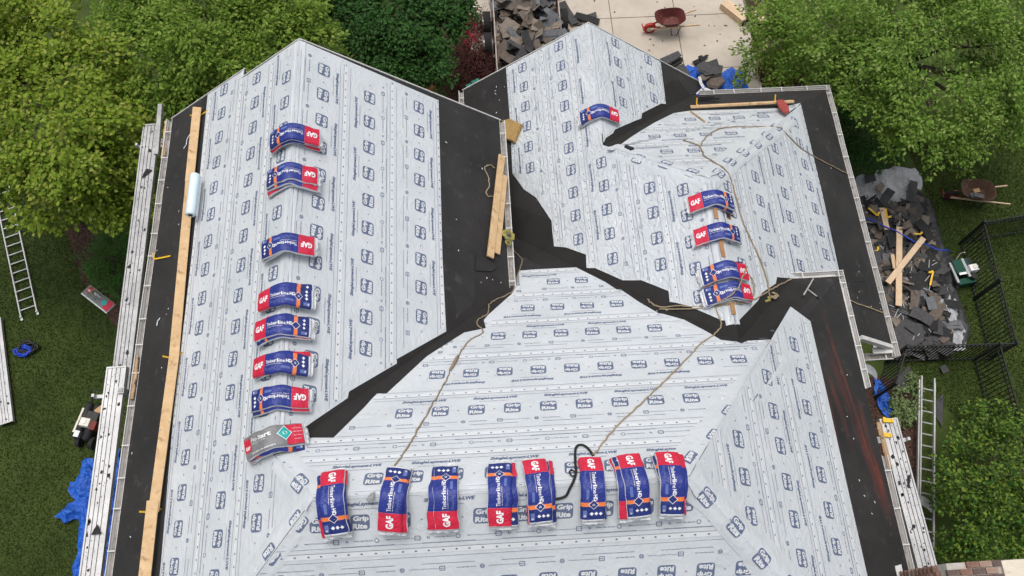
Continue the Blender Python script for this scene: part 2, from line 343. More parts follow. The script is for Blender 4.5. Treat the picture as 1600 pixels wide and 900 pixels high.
def link(name, me, parent=None, label=None, cat=None, group=None, kind=None):
    o = bpy.data.objects.new(name, me); col.objects.link(o)
    if parent is not None: o.parent = parent
    tag(o, label, cat, group, kind); return o
def tag(o, label=None, cat=None, group=None, kind=None):
    if label: o['label'] = label
    if cat: o['category'] = cat
    if group: o['group'] = group
    if kind: o['kind'] = kind
def thing(name, loc, label, cat, group=None, rot=(0, 0, 0)):
    o = link(name, None, None, label, cat, group); o.location = loc; o.rotation_euler = rot; return o
def place(p, xdir, up):
    """matrix with local X along xdir and local Z along up"""
    z = Vector(up).normalized(); x = Vector(xdir); x = (x-z*x.dot(z)).normalized(); y = z.cross(x)
    X = Matrix((x, y, z)).transposed().to_4x4(); X.translation = p; return X
def localize(o):
    """move the origin of a one-mesh thing to its own base"""
    vs = [v.co for v in o.data.vertices]
    c = Vector((sum(v.x for v in vs)/len(vs), sum(v.y for v in vs)/len(vs), min(v.z for v in vs)))
    o.data.transform(Matrix.Translation(-c)); o.location = c; return o

_tx = {}
def text_geo(body, wd, hh, bold=0.0, shear=0.0):
    """flat outline lettering, centred, scaled to wd x hh; returns verts, faces"""
    key = (body, round(wd, 4), round(hh, 4), bold, shear)
    if key in _tx: return _tx[key]
    cu = bpy.data.curves.new('lettering', 'FONT'); cu.body = body; cu.resolution_u = 2; cu.offset = bold; cu.shear = shear
    cu.fill_mode = 'FRONT'
    ob = bpy.data.objects.new('lettering', cu); col.objects.link(ob)
    dg = bpy.context.evaluated_depsgraph_get(); me = bpy.data.meshes.new_from_object(ob.evaluated_get(dg))
    vs = [v.co.copy() for v in me.vertices]; fs = [tuple(p.vertices) for p in me.polygons]
    bpy.data.objects.remove(ob); bpy.data.curves.remove(cu); bpy.data.meshes.remove(me)
    x0, x1 = min(v.x for v in vs), max(v.x for v in vs); y0, y1 = min(v.y for v in vs), max(v.y for v in vs)
    vs = [((v.x-(x0+x1)/2)/(x1-x0)*wd, (v.y-(y0+y1)/2)/(y1-y0)*hh) for v in vs]
    a = fs[0]; ar = sum(vs[a[i]][0]*vs[a[(i+1) % len(a)]][1]-vs[a[(i+1) % len(a)]][0]*vs[a[i]][1] for i in range(len(a)))
    if ar < 0: fs = [f[::-1] for f in fs]
    _tx[key] = (vs, fs); return vs, fs
def rrect(wd, hh, r, n=3, sh=0.0):
    vs = []
    for cx, cy, a0 in ((1, 1, 0), (-1, 1, 90), (-1, -1, 180), (1, -1, 270)):
        for i in range(n+1):
            a = R(a0+90*i/n); y = cy*(hh/2-r)+r*math.sin(a)
            vs.append((cx*(wd/2-r)+r*math.cos(a)+sh*y, y))
    return vs

# ------------------------------------------------------------------ ground, drive, beds
rnd = random.Random(7)
g = MB(); g.add([(-500, -500, ZG), (520, -500, ZG), (520, 520, ZG), (-500, 520, ZG)], [(0, 1, 2, 3)])
g.build('lawn', 'lawn', kind='structure')
def sheet(name, pts, h, mt, kind='structure', parent=None):
    b = MB(); b.prism([(p[0], p[1], ZG+.0) for p in pts], (0, 0, h)); return b.build(name, mt, parent, kind=kind)
def gp(*px): return [tuple(G(u, v))[:2] for u, v in px]
# driveway slabs with open joints
drv = MB(); drv.add([(3.2, 9.5, ZG+.004), (12.25, 9.5, ZG+.004), (12.4, 40, ZG+.004), (3.2, 40, ZG+.004)], [(0, 1, 2, 3)])
drv = drv.build('driveway', 'joint', kind='structure')
xs = [3.9, 5.55, 7.74, 9.86, 12.2]; ys = [9.6, 12.1, 14.3, 16.47, 18.7, 21, 23.3, 25.6]
for i in range(4):
    for j in range(7):
        b = MB(); x0, x1, y0, y1 = xs[i]+.012, xs[i+1]-.012, ys[j]+.012, ys[j+1]-.012
        b.box(((x0+x1)/2, (y0+y1)/2, ZG+.03), (x1-x0, y1-y0, .05+rnd.uniform(0, .006))); b.build('concrete_slab', 'concrete', drv)
wk = MB(); wk.add([(3.0, 14.0, ZG+.008), (3.86, 14.0, ZG+.008), (3.86, 40, ZG+.008), (3.0, 40, ZG+.008)], [(0, 1, 2, 3)])
wk = wk.build('walkway', 'joint', kind='structure')
for y0, y1 in ((15.05, 16.45), (16.47, 18.4), (18.42, 20.4)):
    b = MB(); b.box((3.47, (y0+y1)/2, ZG+.035), (.72, y1-y0-.02, .06)); b.build('concrete_slab', 'concrete', wk)
def blob(px, h, name, mt, seed=0, n=5):
    pts = gp(*px); out = []; rr = random.Random(seed)
    for i, p in enumerate(pts):
        q = pts[(i+1) % len(pts)]
        for k in range(n):
            t = k/n; out.append((p[0]+(q[0]-p[0])*t+rr.uniform(-.06, .06), p[1]+(q[1]-p[1])*t+rr.uniform(-.06, .06)))
    b = MB(); b.prism([(x, y, ZG-.05) for x, y in out], (0, 0, .05+h)); return b.build(name, mt, kind='structure')
blob([(105, 360), (125, 350), (200, 395), (240, 420), (215, 560), (172, 500), (128, 440)], .03, 'mulch_bed', 'mulch', 1)
blob([(520, 190), (560, 70), (700, -60), (748, -60), (752, 40), (762, 140), (770, 300), (560, 300)], .025, 'mulch_bed', 'mulch', 2)
blob([(1164, -60), (1215, -60), (1225, 60), (1260, 150), (1180, 150), (1186, 136), (1170, 20)], .02, 'mulch_bed', 'mulch', 3)
blob([(1330, 590), (1400, 590), (1438, 640), (1432, 760), (1440, 860), (1380, 860)], .03, 'mulch_bed', 'mulch', 4)
blob([(742, 86), (778, 86), (790, 170), (760, 170)], .035, 'gravel_strip', SH[0], 5)

# ------------------------------------------------------------------ house
house = thing('house', (0, 0, 0), 'large house with its hipped and gabled roof stripped and covered in printed white underlayment', 'house')
house.location = (0, 0, 0)
for pl, poly in PLAN.items():
    b = MB(); n = len(poly)
    top = [(x, y, zat(pl, x, y)) for x, y in poly]
    vs = top+[(x, y, z-.09) for x, y, z in top]
    b.add(vs, [tuple(range(n)), tuple(range(2*n-1, n-1, -1))]+[(i, i+n, (i+1) % n+n, (i+1) % n) for i in range(n)])
    me = b.build('roof_slope', 'chalk' if pl == 'BE' else 'membrane', house)
    bm = bmesh.new(); bm.from_mesh(me.data); bmesh.ops.recalc_face_normals(bm, faces=bm.faces); bm.to_mesh(me.data); bm.free()
def wall(x0, x1, y0, y1, z1):
    b = MB(); b.box(((x0+x1)/2, (y0+y1)/2, (ZG+z1)/2), (x1-x0, y1-y0, z1-ZG)); b.build('wall', 'siding', house)
wall(-2.85, 3.2, .3, 8.1, -2.65)
wall(-2.85, 9.9, -9, .0, -2.75)
wall(3.205, 9.9, .005, 4.0, -2.85)
wall(3.55, 8.55, 4.1, 10.7, -5.1)
wall(8.56, 11.75, 3.9, 10.05, -5.0)
def gable(x0, x1, xr, y, ze, zr):
    b = MB(); b.prism([(x0, y, ze), (x1, y, ze), (xr, y, zr)], (0, -.2, 0)); b.build('gable_wall', 'siding', house)
gable(-2.85, 3.2, 0, 8.1, -2.6, -.1); gable(3.55, 8.55, XD, 10.7, -5.0, ZD-.1)
# roof south of the picture, closing the house
b = MB(); ye = -9.2
b.add([(-WW, YS, zat('AW', -WW, YS)), (XE+WB, YS, zat('BE', XE+WB, YS)), (XE+WB, ye, -2.75), (-WW, ye, -2.75)], [(0, 3, 2, 1)])
b.build('flat_roof', 'membrane', house)

def membrane_strip(pl, px4, seed, h=.007):
    """one course of black membrane lapped over the course below it"""
    rr = random.Random(seed); a, b_, c_, d = [hit(pl, u, v, .0) for u, v in px4]; n = nrm(pl); N = 24; mb = MB(); vs = []
    for i in range(N+1):
        t = i/N; p, q = a.lerp(b_, t), d.lerp(c_, t); q = q+(q-p).normalized()*rr.uniform(-.010, .010)
        for k in range(4):
            w_ = noise.noise(Vector((t*9+seed, k*1.1, 2)))*.003
            vs.append(p.lerp(q, k/3)+n*(h*(.45+.55*k/3)+w_))
        vs.append(q+n*.0012)
    fs = [(i*5+k, (i+1)*5+k, (i+1)*5+k+1, i*5+k+1) for i in range(N) for k in range(4)]
    mb.add(vs, fs); o = mb.build('membrane_strip', 'membrane' if pl != 'BE' else 'chalk', house)
    bm = bmesh.new(); bm.from_mesh(o.data); bm.normal_update()
    if sum(f.normal.z for f in bm.faces) < 0: bmesh.ops.reverse_faces(bm, faces=bm.faces)
    bm.to_mesh(o.data); bm.free()
membrane_strip('AE', ((684, 160), (694, 515), (742, 470), (733, 176)), 1)
membrane_strip('AW', ((318, 152), (228, 960), (205, 960), (296, 165)), 2)
membrane_strip('CE', ((1250, 163), (1318, 440), (1350, 440), (1268, 152)), 3)
membrane_strip('BE', ((1266, 503), (1362, 945), (1392, 945), (1283, 480)), 4)

# valley membranes: wider strips of smoother black membrane along the valleys
def valley_strip(pl, p, q, wdt, seed):
    rr = random.Random(seed); p, q = Vector(p), Vector(q); d = (q-p).normalized()
    dn = Vector(DW[pl]); up = -dn
    side = up-d*up.dot(d); side.normalize()
    N = 14; inner = []
    for i in range(N+1):
        a = p+(q-p)*(i/N); b_ = a+side*(wdt*rr.uniform(.93, 1.05))
        inner.append(b_)
    outer = [p+(q-p)*(i/N)+side*.004 for i in range(N+1)]
    poly = PLAN[pl]
    n3 = nrm(pl)*.0045
    vs = []
    for a, b_ in zip(outer, inner):
        if not inpoly(b_.x, b_.y, poly):
            t = 1.0
            while t > .02 and not inpoly(*(a+(b_-a)*t), poly): t -= .05
            b_ = a+(b_-a)*max(t, .02)
        vs += [Vector((a.x, a.y, zat(pl, a.x, a.y)))+n3, Vector((b_.x, b_.y, zat(pl, b_.x, b_.y)))+n3]
    fs = [(2*i, 2*i+1, 2*i+3, 2*i+2) for i in range(N)]
    b = MB(); b.add(vs, fs); o = b.build('valley_membrane', 'valley', house)
    bm = bmesh.new(); bm.from_mesh(o.data); bmesh.ops.recalc_face_normals(bm, faces=bm.faces)
    if sum(f.normal.z for f in bm.faces) < 0: bmesh.ops.reverse_faces(bm, faces=bm.faces)
    bm.to_mesh(o.data); bm.free()
va = ((0.02, XW+.02), (WE-.02, XW+WE-.02)); valley_strip('AE', *va, .62, 1); valley_strip('BN', *va, .5, 2)
vb = ((3.25, 7.07), (XC, 2.649)); valley_strip('WC', *vb, .6, 3); valley_strip('BN', *vb, .5, 4)
vc = ((XC, 2.649), (XJ-.02, WB-.02)); valley_strip('CE', *vc, .6, 5); valley_strip('BN', *vc, .5, 6)
vd = ((XD, YC+XC-XD), (8.7, 10.47)); valley_strip('DE', *vd, .5, 7); valley_strip('CN', *vd, .5, 8)

# ------------------------------------------------------------------ printed underlayment
def frame(pl):
    N = nrm(pl); dx, dy = DW[pl]; D = Vector((dx*K, dy*K, -T*K)); S = D.cross(N); ox, oy = OR[pl]
    return Vector((ox, oy, zat(pl, ox, oy))), S, D, N
def to_sv(pl, P):
    O, S, D, N = frame(pl); d = Vector(P)-O; return (d.dot(S), d.dot(D))
def sv_px(pl, items):
    out = []
    for it in items:
        if it[0] == 'P': x, y = it[1], it[2]; out.append(to_sv(pl, (x, y, zat(pl, x, y))))
        else: out.append(to_sv(pl, hit(pl, it[0], it[1], .006)))
    return out
def plate_geo(wd, hh, r, sh, nx=6, ny=8):
    vs = []
    for j in range(ny+1):
        y = -hh/2+hh*(.5-.5*math.cos(math.pi*j/ny)); e = max(0, abs(y)-(hh/2-r)); hw = wd/2-r+math.sqrt(max(0, r*r-e*e))
        for i in range(nx+1): vs.append((-hw+2*hw*i/nx+sh*y, y))
    return vs, [(j*(nx+1)+i, j*(nx+1)+i+1, (j+1)*(nx+1)+i+1, (j+1)*(nx+1)+i) for j in range(ny) for i in range(nx)]
PLATE, PLATE_F = plate_geo(.268, .242, .045, .06)
def print_items(u, seed):
    """print of one roll, local x along, y = distance from the downslope edge (tops downslope); returns list of (mat, verts, faces)"""
def add_print(mb, fr, hfun, s0, s1, v0, v1, orient, poly, ph, rr):
    O, S, D, N = fr
    sg = 1 if orient == 'U' else -1
    def put(vs, fs, sc_, vc, mi, lift, flip=1):
        """vs local text coords: x right, y to the tops; orient U puts the tops downslope"""
        out = [(sc_+sg*x, vc+sg*y) for x, y in vs]
        xs_ = [o[0] for o in out]; ys_ = [o[1] for o in out]
        if min(ys_) < v0+.004 or max(ys_) > v1-.004: return
        for cx, cy in ((min(xs_), min(ys_)), (max(xs_), min(ys_)), (min(xs_), max(ys_)), (max(xs_), max(ys_))):
            if not inpoly(cx, cy, poly): return
        mb.add([O+S*a+D*b_+N*(hfun(a, b_)+lift) for a, b_ in out], fs, mi)
    # rows measured from the downslope edge v1
    if orient == 'U': rows = dict(text=.225, sub=.30, logo=.50, www=.79, l1=.87)
    else: rows = dict(text=.82, sub=.745, logo=.54, www=.25, l1=.17)
    n = int((s1-s0)/.572)+2
    k0 = math.floor((s0-ph)/.572)
    gv, gf = text_geo('Grip', .222, .100, .045, .12); rv, rf = text_geo('Rite', .212, .086, .045, .12)
    tv, tf = text_geo('ShingleLayment-LWE', .72, .072, .05, .25)
    wv, wf = text_geo('www.grip-rite.com', .28, .030, .04)
    uv_, uf = text_geo('High Performance Synthetic Underlayment', .46, .022, .03)
    nv, nf = text_geo('N', .035, .04, .03)
    tmv, tmf = text_geo('\u2122', .02, .012)
    pf = PLATE_F
    ring = rrect(.07, .07, .034, 4); ri = rrect(.05, .05, .024, 4); nn = len(ring)
    rgf = [(i, (i+1) % nn, (i+1) % nn+nn, i+nn) for i in range(nn)]
    caret = [(-.012, -.012), (.012, -.012), (.016, 0), (0, .014), (-.016, 0)]
    for k in range(k0, k0+n+1):
        sc_ = ph+k*.572; vl = v1-rows['logo']
        j = rr.uniform(-.004, .004)
        put(PLATE, pf, sc_, vl+j, 1, .003)
        put([(x+.012+.06*.055, y+.053) for x, y in gv], gf, sc_, vl+j, 2, .0062)
        put([(x-.006-.06*.055, y-.056) for x, y in rv], rf, sc_, vl+j, 2, .0062)
        put([(x+.165, y+.115) for x, y in tmv], tmf, sc_, vl+j, 1, .0034)
        put(caret, [(0, 1, 2, 3, 4)], sc_+.286, vl, 3, .0034)
        vw = v1-rows['www']
        if (k & 1):
            put(ring+ri, rgf, sc_-.21, vw, 1, .0034); put([(x-.21, y) for x, y in nv], nf, sc_, vw, 1, .0034)
            put([(x+.02, y) for x, y in wv], wf, sc_, vw, 3, .0034)
        else:
            q = rrect(.085, .075, .008, 1); qi = rrect(.062, .052, .006, 1); m_ = len(q)
            put(q+qi, [(i, (i+1) % m_, (i+1) % m_+m_, i+m_) for i in range(m_)], sc_-.21, vw, 1, .0034)
            put([(x-.21, y) for x, y in rrect(.045, .012, .003, 1)], [tuple(range(8))], sc_, vw, 1, .0034)
            put([(x+.04, y) for x, y in uv_], uf, sc_, vw, 3, .0034)
        if (k & 1):
            st = sc_+(.31 if orient == 'U' else -.12)
            put(tv, tf, st, v1-rows['text'], 1, .0034); put([(x-.03, y) for x, y in uv_], uf, st, v1-rows['sub'], 3, .0034)
            put([(-.42, -.005), (.34, -.005), (.34, .005), (-.42, .005)], [(0, 1, 2, 3)], st, v1-rows['l1'], 3, .0034)
    # edge band, thin rule and nailing marks
    ns = max(2, int((s1-s0)/.15))
    for va_, vb_, mi, lift in ((v1-.086, v1-.010, 2, .0022), (v1-.096, v1-.086, 3, .0030), (v1-.165, v1-.158, 3, .0030), (v0+.05, v0+.057, 3, .0034)):
        for i in range(ns):
            a, c_ = s0+(s1-s0)*i/ns, s0+(s1-s0)*(i+1)/ns
            if all(inpoly(x, y, poly) for x in (a+.002, c_-.002) for y in (va_, vb_)):
                mb.add([O+S*x+D*y+N*(hfun(x, y)+lift) for x, y in ((a, va_), (a, vb_), (c_, vb_), (c_, va_))], [(0, 1, 2, 3)], mi)
    k = math.ceil(s0/.19)
    while k*.19 < s1:
        put([(-.018, -.011), (.018, -.011), (.013, .012), (-.013, .012)], [(0, 1, 2, 3)], k*.19+rr.uniform(-.01, .01), v1-.047, 1, .0042); k += 1

def underlay(pl, items, strips, seed, amp=.0035, ph=0.0, dirn=(1, .5)):
    fr = frame(pl); O, S, D, N = fr; poly = sv_px(pl, items); rr = random.Random(seed)
    for i, (v0, v1, orient) in enumerate(strips):
        bm = bmesh.new()
        bm.faces.new([bm.verts.new((a, b_, 0)) for a, b_ in poly])
        bmesh.ops.triangulate(bm, faces=bm.faces[:])
        top = v0-(.07 if i else 0)
        def cut(co, no, ci, co_):
            bmesh.ops.bisect_plane(bm, geom=bm.verts[:]+bm.edges[:]+bm.faces[:], dist=1e-5, plane_co=co, plane_no=no, clear_inner=ci, clear_outer=co_)
        if i or True: cut((0, top, 0), (0, 1, 0), True, False)
        if i < len(strips)-1: cut((0, v1, 0), (0, 1, 0), False, True)
        if not bm.faces: bm.free(); continue
        xs_ = [v.co.x for v in bm.verts]; s0, s1 = min(xs_), max(xs_); ys_ = [v.co.y for v in bm.verts]; ya, yb = min(ys_), max(ys_)
        st = .085
        for q in range(1, int((yb-ya)/st)+1): cut((0, ya+q*st, 0), (0, 1, 0), False, False)
        for q in range(1, int((s1-s0)/st)+1): cut((s0+q*st, 0, 0), (1, 0, 0), False, False)
        off = Vector((rr.uniform(0, 50), rr.uniform(0, 50), 0)); wdt = max(v1-top, .2)
        da, db = dirn
        def hf(a, b_, off=off, top=top, wdt=wdt, v1=v1):
            base = .004+.0062*max(0, min(1, (b_-top)/wdt))
            p = Vector((a*da*2.6-b_*db*2.6, a*db*.9+b_*da*.9, 0))+off
            w_ = noise.noise(p)+.6*noise.noise(p*2.3)
            e = max(0, min(1, (v1-b_)/.1))
            return base+amp*(.9+w_)*(.35+.65*e)
        seen = set(); best = []
        for f0 in bm.faces:      # keep the one connected piece
            if f0 in seen: continue
            isl = [f0]; seen.add(f0); q_ = [f0]
            while q_:
                f1 = q_.pop()
                for e in f1.edges:
                    for f2 in e.link_faces:
                        if f2 not in seen: seen.add(f2); isl.append(f2); q_.append(f2)
            if len(isl) > len(best): best = isl
        keep = set(best); bmesh.ops.delete(bm, geom=[f for f in bm.faces if f not in keep], context='FACES')
        mb = MB(); bm.verts.index_update()
        idx = {v: n_ for n_, v in enumerate(bm.verts)}
        vs = [O+S*v.co.x+D*v.co.y+N*hf(v.co.x, v.co.y) for v in bm.verts]
        fs = []
        for f in bm.faces:
            t = [idx[v] for v in f.verts]
            if f.normal.z < 0: t = t[::-1]
            fs.append(t)
        mb.add(vs, fs, 0); bm.free()
        add_print(mb, fr, hf, s0, s1, v0, v1, orient, poly, ph+rr.uniform(0, .57), rr)
        o = mb.build('underlayment_sheet', ['paper_loose' if pl in ('WC', 'DE') else 'paper', 'navy_ink', 'paper_edge', 'grey_ink'], house)
        o.data.polygons.foreach_set('use_smooth', [mi == 0 for mi in mb.m])

underlay('AE', [('P', 0, YA-.01), (685, 157), (691, 400), (697, 518), (620, 561), (620, 568), (560, 603), (545, 612), (543, 622), (490, 658), (470, 672), ('P', 0, XW+.05)],
         [(0, 1.01, 'U'), (1.01, 2.02, 'D'), (2.02, 3.09, 'U')], 11, .003, dirn=(.8, .6))
underlay('AW', [('P', 0, YA-.01), ('P', 0, XW), ('P', XW, 0), ('P', XW-4.0, -4.0), (246, 940), (252, 880), (272, 640), (300, 400), (325, 147), ('P', XN-.95, YN-.01), ('P', XN, YN-.01), ('P', XN, YA-.02)],
         [(-1.2, .80, 'U'), (.80, 1.76, 'D'), (1.76, 9, 'U')][:2]+[(1.76, 2.80, 'U')], 12, .0028, dirn=(1, .1))
underlay('BN', [('P', XW, 0), ('P', XE, 0), (1235, 479), (1211, 501), (1202, 515), (1195, 527), (1186, 524), (1167, 533), (1159, 537), (1150, 534), (1126, 531), (1104, 518),
         (1069, 500), (1037, 491), (1030, 490), (1000, 473), (970, 453), (963, 452), (946, 441), (900, 418), (840, 421), (812, 423), (816, 459), (799, 460), (763, 492), (756, 500), (759, 513),
         (725, 520), (692, 555), (668, 556), (604, 615), (589, 615), (569, 637), (521, 684), (487, 684), ('P', 0, XW+.003)],
         [(0, .80, 'U'), (.80, 1.22, 'D'), (1.22, 2.26, 'U'), (2.26, 3.31, 'D'), (3.31, 4.38, 'U'), (4.38, 5.36, 'D'), (5.36, 6.33, 'U')], 13, .0022, dirn=(.3, .9))
underlay('BS', [('P', XW, 0), ('P', XW-4.0, -4.0), ('P', XE+4.0, -4.0), ('P', XE, 0)],
         [(0, .96, 'D'), (.96, 2.0, 'U'), (2.0, 3.04, 'D'), (3.04, 4.08, 'U')], 14, .0022, dirn=(.4, .9))
underlay('BE', [('P', XE, 0), (1235, 479), (1239, 482), (1266, 502), (1297, 640), (1328, 780), (1355, 900), (1366, 945), ('P', XE+3.3, -3.3)],
         [(-.05, .80, 'U'), (.80, 1.80, 'D'), (1.80, 2.83, 'U'), (2.83, 3.88, 'D')], 15, .003, dirn=(.9, .5))
underlay('WC', [('P', XD, YD-.01), (791, 106), (793, 133), (798, 200), (801, 271), (819, 296), (838, 309), (862, 345), (866, 385), (885, 387), (916, 398), (917, 419), (930, 419), (973, 438), (1002, 438),
         (1045, 455), (1047, 472), (1056, 473), (1078, 479), (1129, 501), (1143, 501), ('P', XC, 2.95), ('P', XC, YC), ('P', XD, YC+XC-XD)],
         [(0, 1.06, 'U'), (1.06, 1.79, 'D'), (1.79, 2.77, 'U'), (2.77, 3.57, 'D'), (3.57, 4.60, 'U')], 16, .012, dirn=(.75, .65))
underlay('DE', [('P', XD, YD-.01), (1032, 97), (1040, 163), (1033, 162), (1003, 177), (1002, 185), (978, 195), (960, 203), (958, 208), (946, 216), ('P', XD, YC+XC-XD+.06)],
         [(0, 1.36, 'D'), (1.36, 2.44, 'U')], 17, .010, dirn=(.75, .65))
underlay('CN', [('P', XD+.1, YC+XC-XD-.1), (948, 234), (957, 235), (985, 215), (1022, 192), (1053, 177), (1080, 173), (1200, 170), (1245, 168), (1251, 161), ('P', XC, YC)],
         [(0, 1.06, 'D'), (1.06, 2.1, 'U'), (2.1, 3.14, 'D'), (3.14, 4.18, 'U')], 18, .003, dirn=(.2, 1))
underlay('CE', [('P', XC, YC), (1251, 163), (1284, 300), (1312, 429), (1312, 442), (1214, 433), (1212, 443), (1190, 458), (1184, 470), (1157, 498), (1146, 488), ('P', XC, 2.95)],
         [(0, 1.08, 'D'), (1.08, 2.1, 'U'), (2.1, 3.14, 'D'), (3.14, 4.22, 'U')], 19, .003, dirn=(.9, .3))

def wrap(p, q, pa, pb, wa, wb, seed, h=.016, rough=.25):
    """sheet folded over a ridge or hip from p to q (plan points), reaching wa / wb down each side with ragged edges"""
    rr = random.Random(seed); p = Vector((p[0], p[1], zat(pa, *p))); q = Vector((q[0], q[1], zat(pa, *q))); d = q-p; L = d.length; d.normalize()
    na, nb_ = nrm(pa), nrm(pb); sa = na.cross(d); sb = nb_.cross(d)
    if sa.z > 0: sa = -sa
    if sb.z > 0: sb = -sb
    n = max(6, int(L/.09)); mb = MB(); vs = []; ups = (na+nb_).normalized(); m_ = 11; seg = 0; ka = kb = 1.0
    for i in range(n+1):
        c_ = p+d*(L*i/n)
        if seg <= 0: seg = rr.randrange(4, 12); ta, tb = 1+rr.uniform(-rough, rough), 1+rr.uniform(-rough, rough)
        seg -= 1; ka += (ta-ka)*.45; kb += (tb-kb)*.45
        for j in range(m_):
            t = j/(m_-1)*2-1
            side, nn_, wd = (sa, na, wa*ka) if t < 0 else (sb, nb_, wb*kb)
            a = abs(t); off = side*(a*wd)
            soft = math.exp(-(a*wd/.09)**2)
            w_ = noise.noise(Vector((i*.35+seed*7, j*.5, .3)))
            vs.append(c_+off+nn_*(h+.006*w_+.012*math.exp(-((a*wd-.13)/.08)**2))*(1-soft)+ups*soft*(h-.012+.003*w_))
    fs = [(i*m_+j, (i+1)*m_+j, (i+1)*m_+j+1, i*m_+j+1) for i in range(n) for j in range(m_-1)]
    mb.add(vs, fs)
    if min(wa, wb) > .19:      # printed marks bent over the fold
        def surf(x, y, lift):
            side, nn_ = (sa, na) if y < 0 else (sb, nb_); a = abs(y); soft = math.exp(-(a/.09)**2)
            return p+d*x+side*a+nn_*(h+.012*math.exp(-((a-.13)/.08)**2)+lift)*(1-soft)+ups*soft*(h-.012+lift)
        gv, gf = text_geo('Grip', .222, .100, .045, .12); rv, rf = text_geo('Rite', .212, .086, .045, .12)
        x = .42
        while x < L-.3:
            y0 = rr.uniform(-.04, .04)
            for g_, f_, dy, mi, lf in ((PLATE, PLATE_F, 0, 1, .007), (gv, gf, .053, 2, .0105), (rv, rf, -.056, 2, .0105)):
                pv = [surf(x+a, y0+b_+dy, lf) for a, b_ in g_]
                e1, e2, e3 = (pv[i] for i in f_[0][:3])
                mb.add(pv, f_ if (e2-e1).cross(e3-e1).z > 0 else [f[::-1] for f in f_], mi)
            x += .66
    o = mb.build('underlayment_sheet', ['paper', 'navy_ink', 'paper_edge'], house, smooth=True)
    bm = bmesh.new(); bm.from_mesh(o.data); bm.normal_update()
    bmesh.ops.reverse_faces(bm, faces=[f for f in bm.faces if f.normal.z < 0])
    bm.to_mesh(o.data); bm.free()
wrap((0, YA-.02), (0, XW+.1), 'AW', 'AE', .10, .11, 1, rough=.1)
wrap((XW+.1, 0), (XE-.05, 0), 'BS', 'BN', .07, .08, 2, rough=.1)
wrap((XC, 2.98), (XC, YC), 'WC', 'CE', .16, .12, 3, rough=.2)
wrap((XD, YD-.02), (XD, YC+XC-XD+.3), 'WC', 'DE', .10, .12, 4, rough=.2)
wrap((XE-.1, 0), (XE+2.3, 2.3), 'BN', 'BE', .30, .34, 5)
wrap((XE+.02, .0), (XE+3.6, -3.6), 'BS', 'BE', .26, .34, 6)
wrap((XW, .0), (.06, XW-.06), 'AW', 'BN', .2, .26, 7)
wrap((XW-.02, 0), (XW-3.9, -3.9), 'AW', 'BS', .22, .3, 8)
wrap((XC+.02, YC+.02), (XC+2.9, YC+2.9), 'CN', 'CE', .3, .26, 9)
wrap((XC-.02, YC+.02), (XD+.12, YC+XC-XD-.12), 'WC', 'CN', .25, .3, 10)

# ------------------------------------------------------------------ gutters, fascia, rakes
def gutter(p, q, out, z0=0.0, step=.61, dirt=True, wd=.125, twist=0.0):
    """K-style trough from p to q; out = outward horizontal direction"""
    p, q, out = Vector(p), Vector(q), Vector(out).normalized(); d = (q-p).normalized(); L = (q-p).length
    prof = [(0, .0), (0, -.11), (wd*.72, -.115), (wd*.8, -.06), (wd, -.03), (wd, .012), (wd-.014, .012), (wd-.014, -.02), (wd*.74, -.055), (wd*.66, -.098), (.008, -.098), (.008, 0)]
    b = MB(); n = len(prof); vs = []; ns = max(2, int(L/.9))
    rr = random.Random(int(L*1000))
    for i in range(ns+1):
        a = p+d*(L*i/ns)+out*rr.uniform(-.006, .006)+Vector((0, 0, rr.uniform(-.006, .006)))
        vs += [a+out*x+Vector((0, 0, z)) for x, z in prof]
    fs = [(i*n+j, i*n+(j+1) % n, (i+1)*n+(j+1) % n, (i+1)*n+j) for i in range(ns) for j in range(n)]
    b.add(vs, fs, 0)
    for e in (0, ns): b.add([vs[e*n+j] for j in range(n)], [tuple(range(n))], 0)
    gt = b.build('gutter', 'gutter', house)
    if dirt:
        b = MB(); b.beam(p+d*.01+out*(wd*.36)+Vector((0, 0, -.086)), q-d*.01+out*(wd*.36)+Vector((0, 0, -.086)), wd*.62, .02, mi=0)
        for k in range(int(L*7)):
            a = p+d*rr.uniform(.05, L-.05)+out*rr.uniform(.02, wd*.65)+Vector((0, 0, -.07)); s_ = rr.uniform(.01, .05)
            b.box(a, (s_, s_*rr.uniform(.4, 1), .014), rz=rr.uniform(0, 3))
        o = b.build('gutter_debris', 'gutter_in', gt); o['kind'] = 'stuff'
    me = None; k = step*.5
    while k < L:
        a = p+d*(k+rr.uniform(-.08, .08))
        if me is None:
            b = MB(); b.beam(out*(-.02), out*(wd+.004), .022, .016); me = b
            o = b.build('hanger', 'gutter', gt); me = o.data; o.location = a+Vector((0, 0, .012))
        else:
            o = link('hanger', me, gt); o.location = a+Vector((0, 0, .012))
        k += step
    return gt
zA = -T*WW; zAe = -T*WE; zB = HB-T*WB; zCe = ZC-T*WC_; zDw = ZD-T*WDW; zDe = ZD-T*WDE
gutter((-WW-.012, YN, zA-.02), (-WW-.012, -6, zA-.02), (-1, 0, 0))
gutter((WE+.012, YA, zAe-.02), (WE+.012, XW+WE+.05, zAe-.02), (1, 0, 0))
gutter((XE+WB+.012, WB+.12, zB-.02), (XE+WB+.012, 2.05, zB-.02), (1, 0, 0), wd=.115, dirt=False)
gutter((XE+WB+.012, .75, zB-.02), (XE+WB+.012, -1.35, zB-.02), (1, 0, 0), wd=.11)
gutter((XJ, WB+.012, zB-.02), (XE+WB+.14, WB+.012, zB-.02), (0, 1, 0), dirt=False)
gutter((XC+WC_+.012, YC+WC_+.12, zCe-.02), (XC+WC_+.012, 3.3, zCe-.02), (1, 0, 0))
gutter((8.95, YC+WC_+.012, zCe-.02), (XC+WC_+.14, YC+WC_+.012, zCe-.02), (0, 1, 0))
